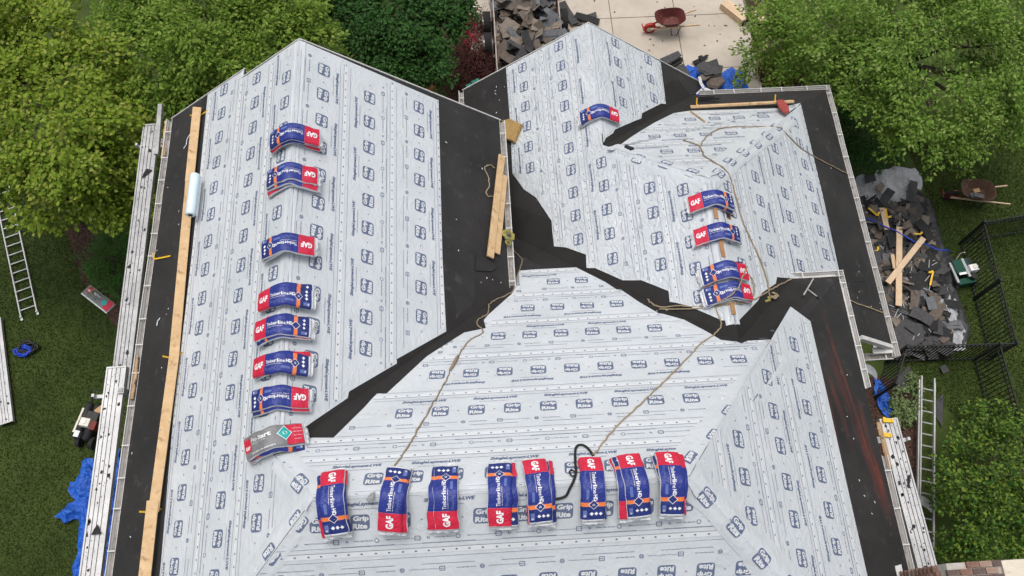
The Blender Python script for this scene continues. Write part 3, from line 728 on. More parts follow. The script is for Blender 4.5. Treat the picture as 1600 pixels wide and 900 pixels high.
gutter((XD-WDW-.012, YD, zDw-.02), (XD-WDW-.012, 8.9, zDw-.02), (-1, 0, 0))
gutter((11.1, 3.42, zCe-.12), (XC+WC_+.02, 3.42, zCe-.12), (0, -1, 0), wd=.16)
gutter((2.98, YA-.1, zAe-.12), (WE+.1, YA-.1, zAe-.12), (0, 1, 0), dirt=False, wd=.1)
def trim(p, q, wd, th, name='fascia', mt='gutter', up=(0, 0, 1)):
    b = MB(); b.beam(p, q, wd, th, Vector(up)); return b.build(name, mt, house)
for xs_, x1, y, zr, nm in ((0, XN, YA, 0, 'A'), (0, WE, YA, 0, 'A'), (XD, XD-WDW, YD, ZD, 'D'), (XD, XD+WDE, YD, ZD, 'D')):
    ze = zr-T*abs(x1-xs_)
    trim((xs_, y+.013, zr-.075), (x1, y+.013, ze-.075), .02, .16, 'rake_board')
    trim((xs_, y+.018, zr+.006), (x1, y+.018, ze+.006), .035, .008, 'drip_edge')
trim((XN, YN+.013, T*XN-.075), (-WW, YN+.013, zA-.075), .02, .16, 'rake_board'); trim((XN, YN+.018, T*XN+.006), (-WW, YN+.018, zA+.006), .035, .008, 'drip_edge')
trim((-WW-.006, YA-.05, zA-.16), (-WW-.006, -6, zA-.16), .012, .14); trim((WE+.006, YA-.05, zAe-.16), (WE+.006, XW+WE, zAe-.16), .012, .14)
trim((XC+WC_+.006, YC+WC_, zCe-.16), (XC+WC_+.006, 3.3, zCe-.16), .012, .14)
trim((XE+WB+.006, WB, zB-.16), (XE+WB+.006, -4, zB-.16), .012, .14)
# cut end of the right wing below the rear eave: raked board and soffit
trim((11.15, 3.50, zat('CE', 11.15, 3.5)-.03), (XC+WC_-.05, 3.50, zCe+.0), .09, .12, 'rake_board')
trim((11.72, 3.44, zCe-.02), (XC+WC_-.02, 3.44, zCe-.02), .14, .05, 'rake_board')
# bare deck showing at the eaves where the gutters are broken
def deck_patch(pl, a, b_, wd, name='bare_deck_board', mt='old_wood', h=.02):
    p, q = hit(pl, *a, h), hit(pl, *b_, h)
    bb = MB(); d = (q-p); n_ = 9; rr = random.Random(int(a[0]))
    sx = d.normalized().cross(nrm(pl)).normalized(); vs = []
    for i in range(n_+1):
        c_ = p+d*(i/n_); vs += [c_-sx*(wd/2+rr.uniform(-.02, .02)), c_+sx*(wd/2+rr.uniform(-.02, .02))]
    vs2 = [v+nrm(pl)*.018 for v in vs]; m_ = len(vs)
    fs = []
    for i in range(n_):
        a0 = 2*i; fs += [(m_+a0, m_+a0+2, m_+a0+3, m_+a0+1), (a0, m_+a0, m_+a0+1, a0+1) if i == 0 else (a0, a0+2, m_+a0+2, m_+a0), (a0+1, m_+a0+1, m_+a0+3, a0+3)]
    bb.add(vs+vs2, fs); o = bb.build(name, mt, house)
    bm = bmesh.new(); bm.from_mesh(o.data); bmesh.ops.recalc_face_normals(bm, faces=bm.faces); bm.to_mesh(o.data); bm.free()
deck_patch('AW', (215, 556), (206, 624), .13); deck_patch('AW', (261, 188), (255, 245), .12, mt='wood')
deck_patch('BE', (1372, 660), (1390, 730), .14)
# saw-cut slot and strips of deck along the right ridge
for (u0, v0), (u1, v1) in (((1118.5, 323), (1121, 343)), ((1127, 377), (1130, 402)), ((1143, 474), (1146.5, 492))):
    p, q = hit('CE', u0, v0), hit('CE', u1, v1); p.x = q.x = XC+.0; p.z = q.z = ZC+.022
    b = MB(); b.beam(p, q, .075, .02); b.build('ridge_deck_strip', 'rust_deck', house)
p = hit('CE', 1137, 334, .012)
b = MB(); X = place(p, (0, 1, 0), nrm('CE')); b.box((0, 0, 0.004), (.20, .10, .01), X); vh = b.build('vent_hole', 'black', house)
b = MB()
for c_, s_ in (((0.105, 0, .006), (.012, .12, .02)), ((-.105, 0, .006), (.012, .12, .02)), ((0, -.055, .006), (.2, .012, .02)), ((0, -.0, .012), (.012, .1, .012))): b.box(c_, s_, X)
b.build('hole_frame', 'rust_deck', vh)

# ------------------------------------------------------------------ shingle bundles draped over the ridges
BT = .068; BL = .98; BW = .335; RS = .07
_arc = [(0.0, 0.0)]
_x = 0.0; _s = 0.0
while _s < .75:
    dz = T*_x/math.sqrt(_x*_x+RS*RS); _s += .002*math.sqrt(1+dz*dz); _x += .002; _arc.append((_s, _x))
_as = np.array([a[0] for a in _arc]); _ax = np.array([a[1] for a in _arc])
def bend(a, k=1.0):
    """arc length along the bundle -> x, z, tangent slope"""
    x = float(np.interp(abs(a), _as, _ax)); z = -k*T*(math.sqrt(x*x+RS*RS)-RS); s = -k*T*x/math.sqrt(x*x+RS*RS)
    if a < 0: return -x, z, -s
    return x, z, s
def bmap(a, b_, h, seed):
    x, z, s = bend(a); t = Vector((1, 0, s)).normalized(); n = Vector((-t.z, 0, t.x))
    p = Vector((a*7, b_*4.5, seed*5.3))
    wv = .013*noise.noise(p)+.006*noise.noise(p*1.9)
    side = .02*noise.noise(Vector((a*6, seed*3.1, (b_ > 0)*9)))
    return Vector((x, b_+side*(abs(b_)/(BW/2)), z))+n*(h+wv*(.4+.6*(h/BT)))
def shell(mb, a0, a1, seed, grow, mi, n=None, closed=False, trim=False):
    hw = BW/2+grow; top = BT+grow; n = n or max(2, int((a1-a0)/.03))
    prof = [(-hw, .022), (-hw-.003, .5*BT), (-hw+.006, top-.012), (-hw+.03, top), (-hw*.6, top+.002), (-hw*.4, top+.003), (-hw*.2, top+.004), (0, top+.004), (hw*.2, top+.004), (hw*.4, top+.003), (hw*.6, top+.002), (hw-.03, top), (hw-.006, top-.012), (hw+.003, .5*BT), (hw, .022)]
    if closed: prof = prof[:1]+prof[1:]+[(hw-.02, .0), (-hw+.02, .0)]; prof[0] = (-hw, .012); prof[14] = (hw, .012)
    if trim and not closed: prof = prof[2 if seed % 2 else 1:13 if seed % 3 else 14]
    m_ = len(prof); vs = []
    for i in range(n+1):
        a = a0+(a1-a0)*i/n; e = 1.0
        for b_, h in prof: vs.append(bmap(a, b_, h, seed))
    fs = []
    for i in range(n):
        for j in range(m_ if closed else m_-1): fs.append((i*m_+j, (i+1)*m_+j, (i+1)*m_+(j+1) % m_, i*m_+(j+1) % m_))
    if closed: fs.append(tuple(range(m_))); fs.append(tuple(n*m_+j for j in range(m_-1, -1, -1)))
    mb.add(vs, fs, mi)
def ink(mb, geo, a, b_, seed, mi, lift=.006, rot=False):
    vs, fs = geo
    if rot: vs = [(-y, x) for x, y in vs]
    mb.add([bmap(a+x, b_+y, BT+lift+.0035, seed) for x, y in vs], fs, mi)
def quad_geo(w_, h_, nx=1): return ([(-w_/2, -h_/2), (w_/2, -h_/2), (w_/2, h_/2), (-w_/2, h_/2)], [(0, 1, 2, 3)])
def dia_geo(r): return ([(0, -r), (r, 0), (0, r), (-r, 0)], [(0, 1, 2, 3)])
def grid_geo(w_, h_, nx, ny):
    vs = [(-w_/2+w_*i/nx, -h_/2+h_*j/ny) for j in range(ny+1) for i in range(nx+1)]
    return vs, [(j*(nx+1)+i, j*(nx+1)+i+1, (j+1)*(nx+1)+i+1, (j+1)*(nx+1)+i) for j in range(ny) for i in range(nx)]
def bundle_parts(seed, starter=False):
    """list of (part name, mesh, part label)"""
    out = []
    def fin(name, mb, mats):
        me = bpy.data.meshes.new(name); me.from_pydata(mb.v, [], mb.f)
        for q in mats: me.materials.append(M[q])
        me.polygons.foreach_set('material_index', mb.m); me.polygons.foreach_set('use_smooth', [i == 0 for i in mb.m]); me.update(); out.append((name, me))
    h = BL/2
    mb = MB(); shell(mb, -h, h, seed, 0, 0, 33, True)
    # crimped white film flaps at the two ends
    rr = random.Random(seed*13)
    for sg in (-1, 1):
        n_ = 8; vs = []
        for i in range(n_+1):
            b_ = -BW/2+.01+(BW-.02)*i/n_
            p = bmap(sg*h, b_, BT*.55, seed); x = bmap(sg*(h+.05), b_, BT*.45, seed)+Vector((sg*rr.uniform(-.012, .016), 0, rr.uniform(-.012, .012)))
            vs += [p, x]
        mb.add(vs, [(2*i, 2*i+1, 2*i+3, 2*i+2) for i in range(n_)], 0)
    fin('wrapper', mb, ['w_film'])
    if not starter:
        a1 = -h+.285; a2 = a1+.405; a3 = a2+.06
        mb = MB(); shell(mb, -h+.012, a1, seed, .0022, 0, trim=True); ink(mb, text_geo('GAF', .195, .105, .045), -h+.15, .0, seed, 1); fin('red_panel', mb, ['w_red', 'w_white'])
        mb = MB(); shell(mb, a1+.002, a2, seed, .0022, 0, trim=True)
        ink(mb, text_geo('Timberline', .255, .058, .012), a1+.155, .02, seed, 1); ink(mb, text_geo('HD', .085, .054, .04), a1+.338, .024, seed, 1)
        ink(mb, text_geo('z', .022, .05, .03), a1+.397, .024, seed, 3)
        ink(mb, text_geo('High Definition Lifetime Shingles', .21, .014, .01), a1+.14, -.032, seed, 1)
        ink(mb, text_geo('Shingles', .15, .05, .0), a1+.10, -.10, seed, 2)
        ink(mb, grid_geo(.12, .04, 3, 1), a1+.30, -.085, seed, 2)
        fin('blue_panel', mb, ['w_blue', 'w_white', 'w_pale', 'w_red'])
        mb = MB(); shell(mb, a2+.002, a3, seed, .0026, 0, 3, trim=True); fin('orange_band', mb, ['w_orange'])
        mb = MB(); shell(mb, a3+.002, h-.035, seed, .0022, 0, trim=True)
        am = (a2+a3)/2
        ink(mb, dia_geo(.072), am, 0, seed, 1, .007); ink(mb, dia_geo(.062), am, 0, seed, 0, .0082); ink(mb, text_geo('G', .03, .034, .02), am, 0, seed, 1, .0092)
        for j in (-1, 0, 1): ink(mb, dia_geo(.027), a3+.105, .055+j*.062-.02, seed, 1)
        ink(mb, grid_geo(.10, .055, 3, 2), a3+.105, -.115, seed, 2); ink(mb, text_geo('HD', .03, .03, .02), a3+.14, -.118, seed, 1, .0085)
        fin('navy_panel', mb, ['w_navy', 'w_white', 'w_pale'])
    else:
        a1 = -h+.15; a2 = h-.29
        mb = MB(); shell(mb, -h+.012, h-.02, seed, .0022, 0, trim=True)
        ink(mb, text_geo('Pro-', .13, .062, .0), a1+.10, .065, seed, 1); ink(mb, text_geo('Start', .175, .07, .03), a1+.265, .068, seed, 1)
        ink(mb, text_geo('Eave/Rake Starter Strip Shingles', .26, .016, .0), a1+.17, .008, seed, 1)
        ink(mb, text_geo('Bardeaux de d\u00e9part', .36, .03, .02), a1+.20, -.125, seed, 1)
        fin('grey_panel', mb, ['w_grey', 'w_white'])
        mb = MB(); vs, fs = grid_geo(.145, .19, 5, 4); ink(mb, (vs, fs), -h+.092, .02, seed, 0, .0062); ink(mb, text_geo('GAF', .10, .055, .04), -h+.092, -.02, seed, 1, .0074); fin('red_label', mb, ['w_red', 'w_white'])
        mb = MB(); vs, fs = grid_geo(.26, .30, 7, 5); ink(mb, (vs, fs), h-.16, .0, seed, 0, .0062)
        for j in range(4): ink(mb, text_geo('Rapid, easy application', .13, .016, .01), h-.11, .09-j*.055, seed, 1, .0074)
        fin('red_panel', mb, ['w_red', 'w_white'])
        mb = MB(); r_ = .105; n_ = 5
        vs, fs = grid_geo(r_*1.35, r_*1.35, n_, n_); c4, s4 = math.cos(R(45)), math.sin(R(45)); vs = [(x*c4-y*s4, x*s4+y*c4) for x, y in vs]
        ink(mb, ([(x*1.13, y*1.13) for x, y in vs], fs), h-.31, .03, seed, 1, .0075); ink(mb, (vs, fs), h-.31, .03, seed, 0, .0088)
        ink(mb, (rrect(.07, .05, .02, 3), [tuple(range(16))]), h-.31, .03, seed, 1, .0098); fin('teal_emblem', mb, ['w_teal', 'w_white'])
    return out
VAR = [bundle_parts(s) for s in range(1, 6)]
STV = bundle_parts(9, True)
nb = [0]
def put_bundle(P, rz, var, label, group, name='shingle_bundle', tilt=0.0):
    t = thing(name, P, label, 'shingle bundle', group, (0, tilt, rz))
    for nm, me in var: link(nm, me, t)
    return t
def stack(ridge, px, n, rz, where, top_extra='', starter=False, jit=1.0, seed=0):
    """n bundles, bottom one resting on the ridge; px = centre of the top bundle's top"""
    rr = random.Random(seed+101); H = n*BT+.012
    z0 = {'A': 0, 'B': HB, 'C': ZC, 'D': ZD}[ridge]; P = G(px[0], px[1], z0+H)
    if ridge == 'A': P.x = 0
    if ridge == 'B': P.y = -.075
    if ridge == 'C': P.x = XC
    if ridge == 'D': P.x = XD
    base = {'A': 0, 'B': R(90), 'C': 0, 'D': 0}[ridge]
    words = ['bottom', 'second', 'third']
    along = Vector((0, 1, 0)) if ridge != 'B' else Vector((1, 0, 0))
    for k in range(n):
        topm = k == n-1
        off = along*(0 if topm else rr.uniform(-.085, .085))*jit
        rot = base+R(rz)+(0 if topm else R(rr.uniform(-7, 7))+(math.pi if rr.random() < .4 else 0))
        q = Vector((P.x, P.y, z0+.014+k*BT))+off
        if topm: lab = 'top bundle of the stack '+where if n > 1 else 'single bundle '+where
        else: lab = ('bottom' if k == 0 else 'middle' if n == 3 else 'second lowest' if k == 1 else 'third lowest')+' bundle under the stack '+where
        if starter and topm: put_bundle(q, rot, STV, 'grey and red starter strip bundle topping the last stack of the left ridge', 'bundles over the ridges', 'starter_bundle')
        else: put_bundle(q, rot, VAR[rr.randrange(5)], ('blue and red shingle ' if topm else 'shingle ')+lab, 'bundles over the ridges')
A_ = ['nearest the left gable', 'second from the left gable', 'third from the left gable',
      'fourth from the left gable', 'fifth from the left gable', 'sixth from the left gable', 'just above the starter bundle']
for i, (px, n, rz) in enumerate([((466, 203), 3, 182), ((461, 265), 3, 181), ((455, 377), 3, 182), ((454, 459), 2, 1), ((450, 505), 3, 1), ((447, 564), 2, 0), ((442, 617), 2, 181)]):
    stack('A', px, n, rz, A_[i], seed=i)
stack('A', (441, 682), 4, 13, 'topped by the starter bundle', starter=True, seed=8, jit=.5)
B_ = ['leftmost on the front ridge', 'second from left on the front ridge', 'third from left on the front ridge', 'fourth from left on the front ridge', 'left of the black strap',
      'right of the black strap', 'second from right on the front ridge', 'rightmost on the front ridge']
for i, (px, n, rz) in enumerate([((517, 780), 3, 185), ((612, 781), 3, -9), ((696, 779), 2, -1), ((781, 773), 2, -2), ((842, 769), 3, 183), ((928, 764), 2, 178), ((995, 757), 3, 184), ((1053, 762), 3, 177)]):
    stack('B', px, n, rz, B_[i], seed=20+i)
C_ = ['farthest up the right ridge', 'second along the right ridge', 'third along the right ridge', 'under the rope loop']
for i, (px, n, rz) in enumerate([((1113, 307), 2, 1), ((1119, 359), 2, 1), ((1131, 420), 2, 184), ((1134, 452), 2, 185)]):
    stack('C', px, n, rz, C_[i], seed=40+i, jit=.6)
stack('D', (938, 171), 2, 181, 'alone on the far middle ridge', seed=50, jit=.5)

# ------------------------------------------------------------------ boards, brackets and roll on the left slope
def board(pa, pb, pl, wd, th, label, cat, mt='wood', h=.1, up=None, group=None, name='wooden_plank', z2=None):
    p, q = hit(pl, *pa, h), hit(pl, *pb, h if z2 is None else z2)
    b = MB(); b.beam(p, q, wd, th, up or nrm(pl)); o = b.build(name, mt, None, label=label, cat=cat, group=group)
    X = place((p+q)/2, q-p, up or nrm(pl)); o.data.transform(X.inverted()); o.matrix_world = X
    bv = o.modifiers.new('bevel', 'BEVEL'); bv.width = .004; bv.segments = 1
    return o
UPL = Vector((.25, 0, 1))
board((308, 168), (296, 285), 'AW', .165, .04, 'far end plank of the long toe board line on the left slope', 'plank', h=.13, up=UPL, group='toe board planks')
board((297, 282), (272, 556), 'AW', .165, .04, 'toe board plank leading down from the pale blue roll', 'plank', h=.12, up=UPL, group='toe board planks')
board((273, 550), (240, 800), 'AW', .165, .04, 'toe board plank between the two lower yellow brackets', 'plank', h=.14, up=UPL, group='toe board planks')
board((239, 782), (223, 930), 'AW', .185, .04, 'nearest toe board plank running out of the bottom edge', 'plank', h=.175, up=UPL, group='toe board planks')
def bracket(px, pl, label, ang=None, L=.30):
    p = hit(pl, *px, .012); n = nrm(pl); D = frame(pl)[2]
    t = thing('roof_bracket', p, label, 'roof bracket', 'yellow roof brackets')
    b = MB(); b.beam(-D*L, D*.12, .03, .006, n); b.build('strap', 'yellow', t)
    b = MB(); b.beam(D*.10+n*.004, D*.10+Vector((DW[pl][0], DW[pl][1], 0))*.02+n*.13, .03, .006, D); b.build('arm', 'yellow', t)
    return t
for px, lb in (((312, 181), 'yellow roof bracket under the far end plank'), ((271, 557), 'yellow roof bracket under the joint of the middle planks'), ((236, 799), 'yellow roof bracket under the nearest plank joint')):
    bracket(px, 'AW', lb)
p, q = hit('AW', 241, 405, .02), hit('AW', 266, 400, .02)
t = thing('roof_bracket', p, 'empty yellow roof bracket lying on the black eave strip', 'roof bracket', 'yellow roof brackets')
b = MB(); b.beam((0, 0, 0), q-p, .03, .01, nrm('AW')); b.build('strap', 'yellow', t)
b = MB(); b.beam((0, 0, 0), Vector((-.02, .12, .05)), .035, .012, nrm('AW')); b.build('arm', 'yellow', t)
# roll
pr_, qr_ = hit('AW', 305, 273, .24), hit('AW', 297.5, 336, .24)
t = thing('underlayment_roll', pr_, 'pale blue roll of underlayment resting on the toe board', 'roll')
d_ = qr_-pr_; b = MB(); b.tube([Vector((0, 0, 0)), d_*.02, d_*.5, d_*.98, d_], [.085, .092, .093, .092, .085], 22); b.build('roll_body', 'rollfilm', t, smooth=True)
b = MB(); b.tube([d_*.99, d_*1.006], [.045, .045], 14); b.build('roll_core', 'black', t)
b = MB(); X = place(d_*.5+Vector((.085, 0, -.035)), d_, (1, 0, .3)); b.box((0, 0, 0), (d_.length*.97, .11, .004), X); b.build('loose_flap', 'rollfilm', t)
# two planks on the inner black strip
board((784, 243), (766, 402), 'AE', .155, .04, 'left of the two planks lying by the inner gutter, cut at an angle', 'plank', h=.10, group='planks by the inner gutter')
board((788, 274), (776, 396), 'AE', .15, .04, 'shorter right plank lying against the inner gutter', 'plank', h=.07, group='planks by the inner gutter')
board((1079, 167), (1240, 158.5), 'CN', .10, .05, 'long board on brackets along the top edge of the right wing', 'plank', h=.10, mt='wood')
board((1079, 174), (1101, 190), 'CN', .035, .035, 'short stick lying below the end of the top edge board', 'stick', h=.03, mt='old_wood')
for u, lb in ((1090, 'yellow roof bracket under the left end of the top edge board'), (1213, 'yellow roof bracket by the red knee pad')):
    bracket((u, 164 - (u-1090)*.045), 'CN', lb, L=.05)
# curled flap of membrane at the left plank's cut end
pts = [hit('AE', *q, .02) for q in ((744, 396), (757, 402), (770, 412), (776, 418), (768, 424), (743, 423))]
b = MB(); b.prism(pts, nrm('AE')*.010); localize(b.build('membrane_flap', 'membrane', None, label='loose black membrane flap beside the cut plank end', cat='membrane scrap'))
# foam cushion, red knee pad, cap canister, T tool
def pad(poly_px, pl, h, th, name, mt, label, cat, sub=None, tilt=None):
    pts = [hit(pl, *q, h) for q in poly_px]; n = nrm(pl) if tilt is None else tilt
    b = MB(); c_ = sum(pts, Vector())/len(pts)
    lay = []
    for k, hh in ((1, 0), (1.02, th*.3), (1.0, th*.75), (.93, th)):
        lay.append([c_+(p-c_)*k+n*(hh+.006*noise.noise(p*9+Vector((hh*40, 0, 0)))) for p in pts])
    m_ = len(pts); vs = [v for l in lay for v in l]
    fs = [(i*m_+j, i*m_+(j+1) % m_, (i+1)*m_+(j+1) % m_, (i+1)*m_+j) for i in range(3) for j in range(m_)]+[tuple(3*m_+j for j in range(m_)), tuple(range(m_-1, -1, -1))]
    b.add(vs, fs); o = b.build(name, mt, None, label=label, cat=cat)
    bm = bmesh.new(); bm.from_mesh(o.data); bmesh.ops.recalc_face_normals(bm, faces=bm.faces); bm.to_mesh(o.data); bm.free()
    return localize(o)
def dens(px, k=4):
    out = []
    for i, p in enumerate(px):
        q = px[(i+1) % len(px)]
        for j in range(k): out.append((p[0]+(q[0]-p[0])*j/k, p[1]+(q[1]-p[1])*j/k))
    return out
pad(dens([(789, 191), (800, 188), (817, 196), (806, 224), (790, 219)]), 'WC', .03, .12, 'foam_cushion', 'foam', 'thick tan foam cushion beside the inner gutter corner', 'cushion')
pad([(1213, 160), (1216, 158), (1222, 158), (1228, 163), (1232, 170), (1233, 175), (1229, 178), (1223, 176), (1217, 170)], 'CN', .12, .05, 'knee_pad', 'redfoam', 'oval red knee pad leaning on the top edge board', 'pad')
p = hit('CN', 978, 229, .04); q = hit('CN', 987, 233, .04)
t = thing('nail_canister', p, 'small black canister lying on the right wing underlayment', 'canister')
b = MB(); b.cyl((0, 0, 0), (q-p), .045, 16); b.build('barrel', 'black', t, smooth=False)
b = MB(); b.cyl((q-p)*1.0, (q-p)*1.12, .05, 16); b.build('lid', 'strap', t)
p0 = hit('BN', 1271, 435.5, .03); p1 = hit('BN', 1254, 464, .03); p2 = hit('BN', 1262, 452, .03); p3 = hit('BN', 1280, 466, .03)
t = thing('metal_tool', p0, 'thin aluminium T shaped bracket lying on the black rear corner', 'tool')
b = MB(); b.beam((0, 0, 0), p1-p0, .026, .014, nrm('BN')); b.build('long_bar', 'alu', t)
b = MB(); b.beam(p2-p0, p3-p0, .026, .014, nrm('BN')); b.build('short_bar', 'alu', t)
b = MB()
for a, c_ in ((p1, p0), (p3, p2)): b.beam(a-p0-(a-c_).normalized()*.07, a-p0, .03, .02, nrm('BN'))
b.build('rubber_end', 'black', t)

# ------------------------------------------------------------------ ropes
def catmull(px, n=6):
    out = []
    P_ = [px[0]]+list(px)+[px[-1]]
    for i in range(1, len(P_)-2):
        p0, p1, p2, p3 = (np.array(P_[i+k], float) for k in (-1, 0, 1, 2))
        for j in range(n):
            t = j/n; out.append(tuple(.5*((2*p1)+(-p0+p2)*t+(2*p0-5*p1+4*p2-p3)*t*t+(-p0+3*p1-3*p2+p3)*t**3)))
    out.append(tuple(px[-1])); return out
def rope_pts(px, h=.022, n=6):
    out = []
    for u, v in catmull(px, n):
        p, pl = roof_hit(u, v, h)
        if pl is None:
            p = out[-1].copy() if out else p
        out.append(p)
    # lift sagging chords over ridges
    return out
def rope(px, r, mt, label, cat='rope', h=None, n=6, extra=None, nn=6):
    b = MB(); pts = rope_pts(px, (r+.006) if h is None else h, n); rq = random.Random(int(px[0][0]*7+px[0][1]))
    pts = [p+Vector((rq.gauss(0, .006), rq.gauss(0, .006), 0)) for p in pts]; r *= 1.12
    b.tube(pts, [r*rq.uniform(.8, 1.2) for _ in pts], nn)
    if extra: extra(b)
    return localize(b.build('rope' if cat == 'rope' else 'strap', mt, None, smooth=True, label=label, cat=cat))
def knot(px, pl, r, seed, mb, turns=5, rt=.012, h=.03, el=1.0):
    rr = random.Random(seed); c_ = hit(pl, *px, h); n = nrm(pl); D, S_ = frame(pl)[2], frame(pl)[1]; pts = []
    for i in range(turns*9):
        a = i*.7+rr.uniform(-.2, .2); k = r*rr.uniform(.55, 1.05)
        pts.append(c_+S_*math.cos(a)*k+D*math.sin(a)*k*el+n*rr.uniform(0, .05))
    mb.tube(pts, rt, 5)
rope([(1123, 494), (1127, 508), (1118, 521), (1100, 533), (1085, 548), (1062, 572), (1036, 598), (1005, 628), (975, 655), (950, 682), (933, 704), (926, 712)], .013, 'rope', 'long tan rope running down the rear slope to the black strap')
rope([(798, 383), (806, 395), (815, 405), (813, 418), (806, 438), (800, 456), (785, 464), (766, 474), (762, 490), (748, 499), (746, 507), (754, 515), (752, 522), (736, 530), (722, 546), (714, 560), (704, 578), (695, 598), (680, 624), (662, 655), (642, 690), (628, 712), (617, 727)], .012, 'rope_old',
     'long brown rope from the inner gutter across the valley to the front ridge', extra=lambda b: b.tube([hit('BN', *q, .035) for q in ((716, 556), (712, 563), (707, 572), (703, 578))], [.022, .032, .03, .02], 8))
rope([(1067, 219), (1080, 223), (1093, 229), (1100, 243), (1116, 254), (1132, 264), (1143, 282), (1150, 310), (1160, 345), (1171, 370), (1182, 393), (1194, 423), (1200, 447), (1203, 462)], .015, 'rope_old', 'brown rope down the right wing from its ridge to the tangled coil')
rope([(1094, 228), (1103, 214), (1118, 204), (1140, 199), (1180, 198), (1213, 198), (1225, 205), (1250, 230), (1278, 248), (1305, 262), (1326, 273)], .014, 'rope_old', 'brown rope looping over the right wing to its side gutter')
rope([(1012, 468), (1018, 474), (1032, 480), (1055, 478), (1085, 479), (1120, 478), (1150, 475), (1180, 467), (1204, 453), (1222, 443), (1238, 435)], .013, 'rope', 'tan rope stretched along the right valley to the rear gutter end',
     extra=lambda b: b.tube(rope_pts([(1030, 483), (1060, 483), (1090, 482), (1120, 478), (1150, 470)], .03), .012, 6))
rope([(1167, 417), (1160, 433), (1154, 448), (1144, 460), (1132, 468), (1120, 473)], .012, 'rope', 'rope end laid slantwise over the last bundle of the right ridge', h=.20)
rope([(1169, 428), (1176, 438), (1179, 450), (1177, 462), (1168, 471), (1158, 474)], .012, 'rope', 'rope loop beside the last bundle of the right ridge', h=.06)
rope([(1118, 477), (1120, 486), (1123, 494)], .012, 'rope', 'short rope drop from the valley rope below the last right bundle')
rope([(1328, 469), (1345, 476), (1365, 483), (1384, 490)], .014, 'rope', 'tan rope crossing the black lower eave of the right wing')
rope([(773, 263), (766, 258), (758, 261), (759, 268), (764, 280), (764, 292), (760, 300), (763, 307), (772, 307), (782, 316), (790, 333), (796, 352)], .012, 'rope', 'thin tan rope curling beside the two planks')
b = MB(); knot((793, 368), 'AE', .12, 3, b, 7, .016, .06, 1.4); knot((793, 380), 'AE', .07, 4, b, 3, .014, .06)
localize(b.build('rope_coil', 'rope_yellow', None, smooth=True, label='tangled yellow green rope coil on the inner gutter', cat='rope coil'))
b = MB(); knot((1195, 469), 'BN', .10, 5, b, 6, .016, .05, 1.0); localize(b.build('rope_coil', 'rope_yellow', None, smooth=True, label='yellow part of the tangled coil on the rear black valley', cat='rope coil'))
b = MB(); knot((1206, 463), 'BN', .12, 6, b, 6, .015, .05, 1.0); localize(b.build('rope_coil', 'rope', None, smooth=True, label='tan part of the tangled coil on the rear black valley', cat='rope coil'))
b = MB(); b.cyl(hit('BN', 1192, 462, .08), hit('BN', 1197, 467, .08), .03, 8); localize(b.build('rope_grab', 'cream', None, label='small pale metal rope grab on the tangled coil', cat='rope grab'))
# black harness strap
b = MB(); pts = rope_pts([(927, 712), (920, 702), (912, 696), (903, 696), (899, 704), (899, 724), (900, 738), (896, 752), (890, 764), (885, 774), (878, 778), (868, 780)], .03, 5)
for a, c_ in zip(pts[:-1], pts[1:]): b.beam(a, c_+(c_-a)*.06, .038, .008, Vector((0, .3, 1)))
pts = rope_pts([(899, 738), (893, 734), (890, 738), (894, 744), (899, 742)], .035, 3)
for a, c_ in zip(pts[:-1], pts[1:]): b.beam(a, c_, .022, .006, Vector((0, .3, 1)))
localize(b.build('harness_strap', 'strap', None, label='black webbing strap looped on the front ridge at the rope end', cat='strap'))
b = MB(); b.prism([hit('BN', *q, .03) for q in ((579, 771), (586, 768), (583, 779), (576, 786), (572, 781))], nrm('BN')*.008)
localize(b.build('torn_flap', 'alu_dark', None, label='torn underlayment flap between the two left bundles of the front ridge', cat='torn flap'))

rr = random.Random(91); b = MB()
for reg, pl, cnt in (([(252, 200), (300, 180), (232, 880), (180, 880)], 'AW', 9), ([(690, 175), (775, 190), (790, 440), (700, 470)], 'AE', 9), ([(815, 300), (860, 390), (810, 412)], 'BN', 5), ([(730, 140), (790, 120), (795, 200)], 'WC', 6), ([(1265, 155), (1290, 150), (1390, 530), (1340, 480)], 'CE', 8), ([(1275, 510), (1300, 480), (1400, 860), (1360, 860)], 'BE', 7), ([(960, 440), (1120, 510), (1140, 520), (1000, 480)], 'BN', 8)):
    k = 0
    while k < cnt:
        u = rr.uniform(min(q[0] for q in reg), max(q[0] for q in reg)); v = rr.uniform(min(q[1] for q in reg), max(q[1] for q in reg))
        if not inpoly(u, v, reg): continue
        p = hit(pl, u, v, .016); X = place(p, (rr.gauss(0, 1), rr.gauss(0, 1), 0), nrm(pl)); b.box((0, 0, 0), (rr.uniform(.01, .05), rr.uniform(.008, .016), .006), X); k += 1
b.build('paper_scraps', 'w_film', None, label='tiny pale scraps and nails strewn over the black membrane', cat='debris', kind='stuff')
for px, pl, lb in (([(302, 206), (296, 211), (292, 218), (291, 226), (287, 232)], 'AW', 'thin curled grey strip on the black eave strip near the far toe board'), ([(250, 497), (246, 502), (245, 509)], 'AW', 'tiny white curled strip on the black left eave')):
    b = MB(); pts = [hit(pl, *q, .02) for q in px]
    for a, c_ in zip(pts[:-1], pts[1:]): b.beam(a, c_, .025, .006, nrm(pl))
    localize(b.build('curled_strip', 'w_film', None, label=lb, cat='scrap'))

